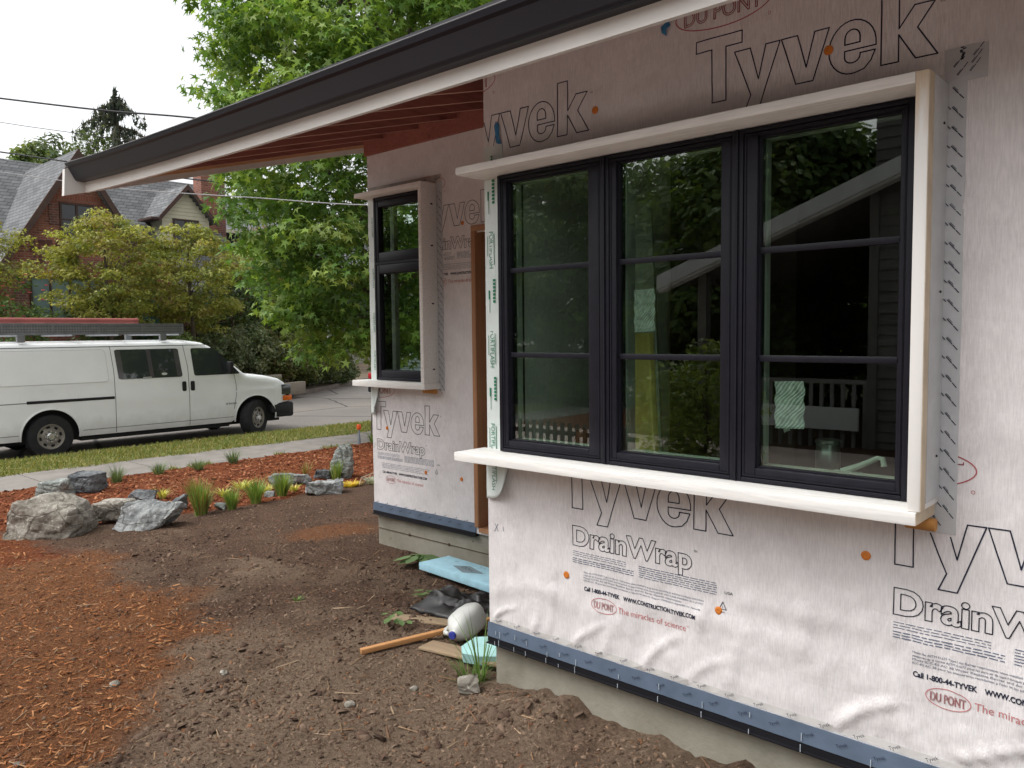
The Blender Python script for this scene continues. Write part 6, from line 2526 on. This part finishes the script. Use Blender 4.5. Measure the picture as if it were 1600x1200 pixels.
wire('overhead_wire', 'thin faint overhead wire just below the top one at the left edge', [(-17, .2, 6.1), (-15.29, 1.77, 5.82), (-14.04, 2.88, 5.56), (-12.08, 4.63, 5.21), (-6, 10.2, 4.4)], .006, M_wire)
wire('overhead_wire', 'dark overhead wire crossing just above the brick house ridge', [(-17, .2, 5.55), (-15.27, 1.74, 5.26), (-13.84, 3.01, 4.97), (-12.06, 4.6, 4.61), (-7, 9.2, 3.9)], .015, M_wire)
wire('overhead_wire', 'pale bare wire sagging below the eave and across the star leaved tree', [(-15.6, 1.05, 4.95), (-14.07, 1.42, 4.66), (-12.6, 1.78, 4.40), (-11.23, 2.06, 4.14), (-9.56, 2.47, 3.84), (-7.04, 2.97, 3.48), (-5.14, 3.32, 3.21), (-3.1, 3.7, 3.05)], .0075, M_wire2)

# ------------------------------------------------------------------ behind the viewer: what the windows reflect
nh = thing('neighbour_house', 'grey sided neighbouring house with a porch and a low pitched roof, reflected in the windows', 'house', (0, -11, 0))
M_nsid = mat('dark siding', (.17, .165, .155), .75, .15, 3)
M_nroof = mat('pale grey barge', (.74, .76, .77), .6, .08, 4)
mb = MB()
z = -.2
while z < 4.6:
    x1 = 6.0
    mb.prism([(-9.16, z), (-9.12, z), (-9.145, z+.15), (-9.16, z+.15)], -1.25, x1, 'x')
    z += .15
mb.box(-1.25, 6.0, -15, -9.165, -.4, 4.0)
mb.prism([(-1.25, 4.0), (1.9, 4.6), (6, 4.0)], -15, -9.165, 'y')
mb.box(-1.30, -1.18, -9.20, -9.08, -.3, 3.6)
mb.build('wall', M_nsid, nh)
mb = MB()
sl_ = .37
rk = lambda x: 2.42+sl_*(x+4.39) if x < 1.9 else 2.42+sl_*(1.9+4.39)-sl_*(x-1.9)
mb.prism([(-4.5, rk(-4.5)+.22), (1.9, rk(1.9)+.22), (8.3, rk(8.3)+.22), (8.3, rk(8.3)+.10), (1.9, rk(1.9)+.10), (-4.5, rk(-4.5)+.10)], -15.5, -8.75, 'y')
mb.build('roof', mat('neighbour shingles', (.17, .175, .18), .9, .2, 6), nh)
mb = MB()
mb.prism([(-4.5, rk(-4.5)+.20), (1.9, rk(1.9)+.20), (8.3, rk(8.3)+.20), (8.3, rk(8.3)-.02), (1.9, rk(1.9)-.02), (-4.5, rk(-4.5)-.02)], -8.749, -8.70, 'y')
mb.prism([(-4.5, rk(-4.5)-.0), (1.9, rk(1.9)-.0), (8.3, rk(8.3)-.0), (8.3, rk(8.3)-.06), (1.9, rk(1.9)-.06), (-4.5, rk(-4.5)-.06)], -8.95, -8.75, 'y')
mb.build('bargeboard', M_nroof, nh)
mb = MB()
mb.box(-4.1, -1.3, -12, -9.0, -.4, -.28)
mb.box(-3.95, -3.80, -9.2, -9.05, -.3, rk(-3.9))
mb.build('porch_deck', M_nsid, nh)
mb = MB()
mb.box(-2.9, -1.40, -9.08, -9.00, .24, .56)
mb.build('porch_bench', M_nroof, nh)
mb = MB()
for i in range(18):
    x = -4.0+i*.155
    mb.box(x, x+.05, -9.16, -9.12, -.28, .9)
mb.box(-4.05, -1.3, -9.18, -9.10, .9, .96)
mb.build('porch_railing', mat('grey railing', (.25, .25, .24), .7), nh)
pf = thing('picket_fence', 'low weathered picket fence reflected in the lower left window panes', 'fence', (-5, -6, -.15))
mb = MB()
for i in range(34):
    x = -7.6+i*.13
    mb.box(x, x+.06, -6.01, -5.99, -.2, .44)
mb.build('pickets', woodmat('picket wood', (.11, .07, .05), .3, 2), pf)
mb = MB()
mb.box(-7.7, -3.1, -6.05, -6.01, .26, .32)
mb.box(-7.7, -3.1, -6.05, -6.01, -.05, .01)
mb.build('rails', bpy.data.materials['picket wood'], pf)
CT = [(.12, .20, .06), (.17, .26, .08), (.08, .13, .045), (.22, .31, .09)]
gr_ = 'trees behind the viewer reflected in the windows'
for i, (x, y, H, r, lab) in enumerate(((-5.5, -15.5, 7.0, 3.0, 'tall dark tree mirrored in the middle window'), (-12.5, -17.5, 7.6, 3.6, 'broad dark tree mirrored in the left window'),
                                  (-19.5, -18, 7.4, 3.6, 'dark tree mirrored at the far left of the left window'), (-9.0, -21, 8.6, 3.4, 'tallest dark tree mirrored behind the others'), (-1.0, -20, 7.6, 3.2, 'dark tree mirrored above the neighbouring roof'), (-23, -15.5, 9.8, 4.2, 'dark tree farthest along the street, mirrored in the narrow window'))):
    tree('garden_tree', lab, 'tree', (x, y, -.4), H, lambda t, r=r: r*ball(t), 210, .85, 230, .21, farcols(CT, 1.0+.25*(i % 3)), OVAL, OVALF, .2, .04, gr_, .7)
tree('shrub', 'bright fern like shrub mirrored low in the middle window', 'shrub', (-2.3, -6.2, 0), 1.5, lambda t: .7*ball(t), 60, .30, 55, .10, [(.20, .28, .06), (.26, .33, .08), (.15, .22, .05)], SPRAY, SPRAYF, .03, .02, gr_, .8)
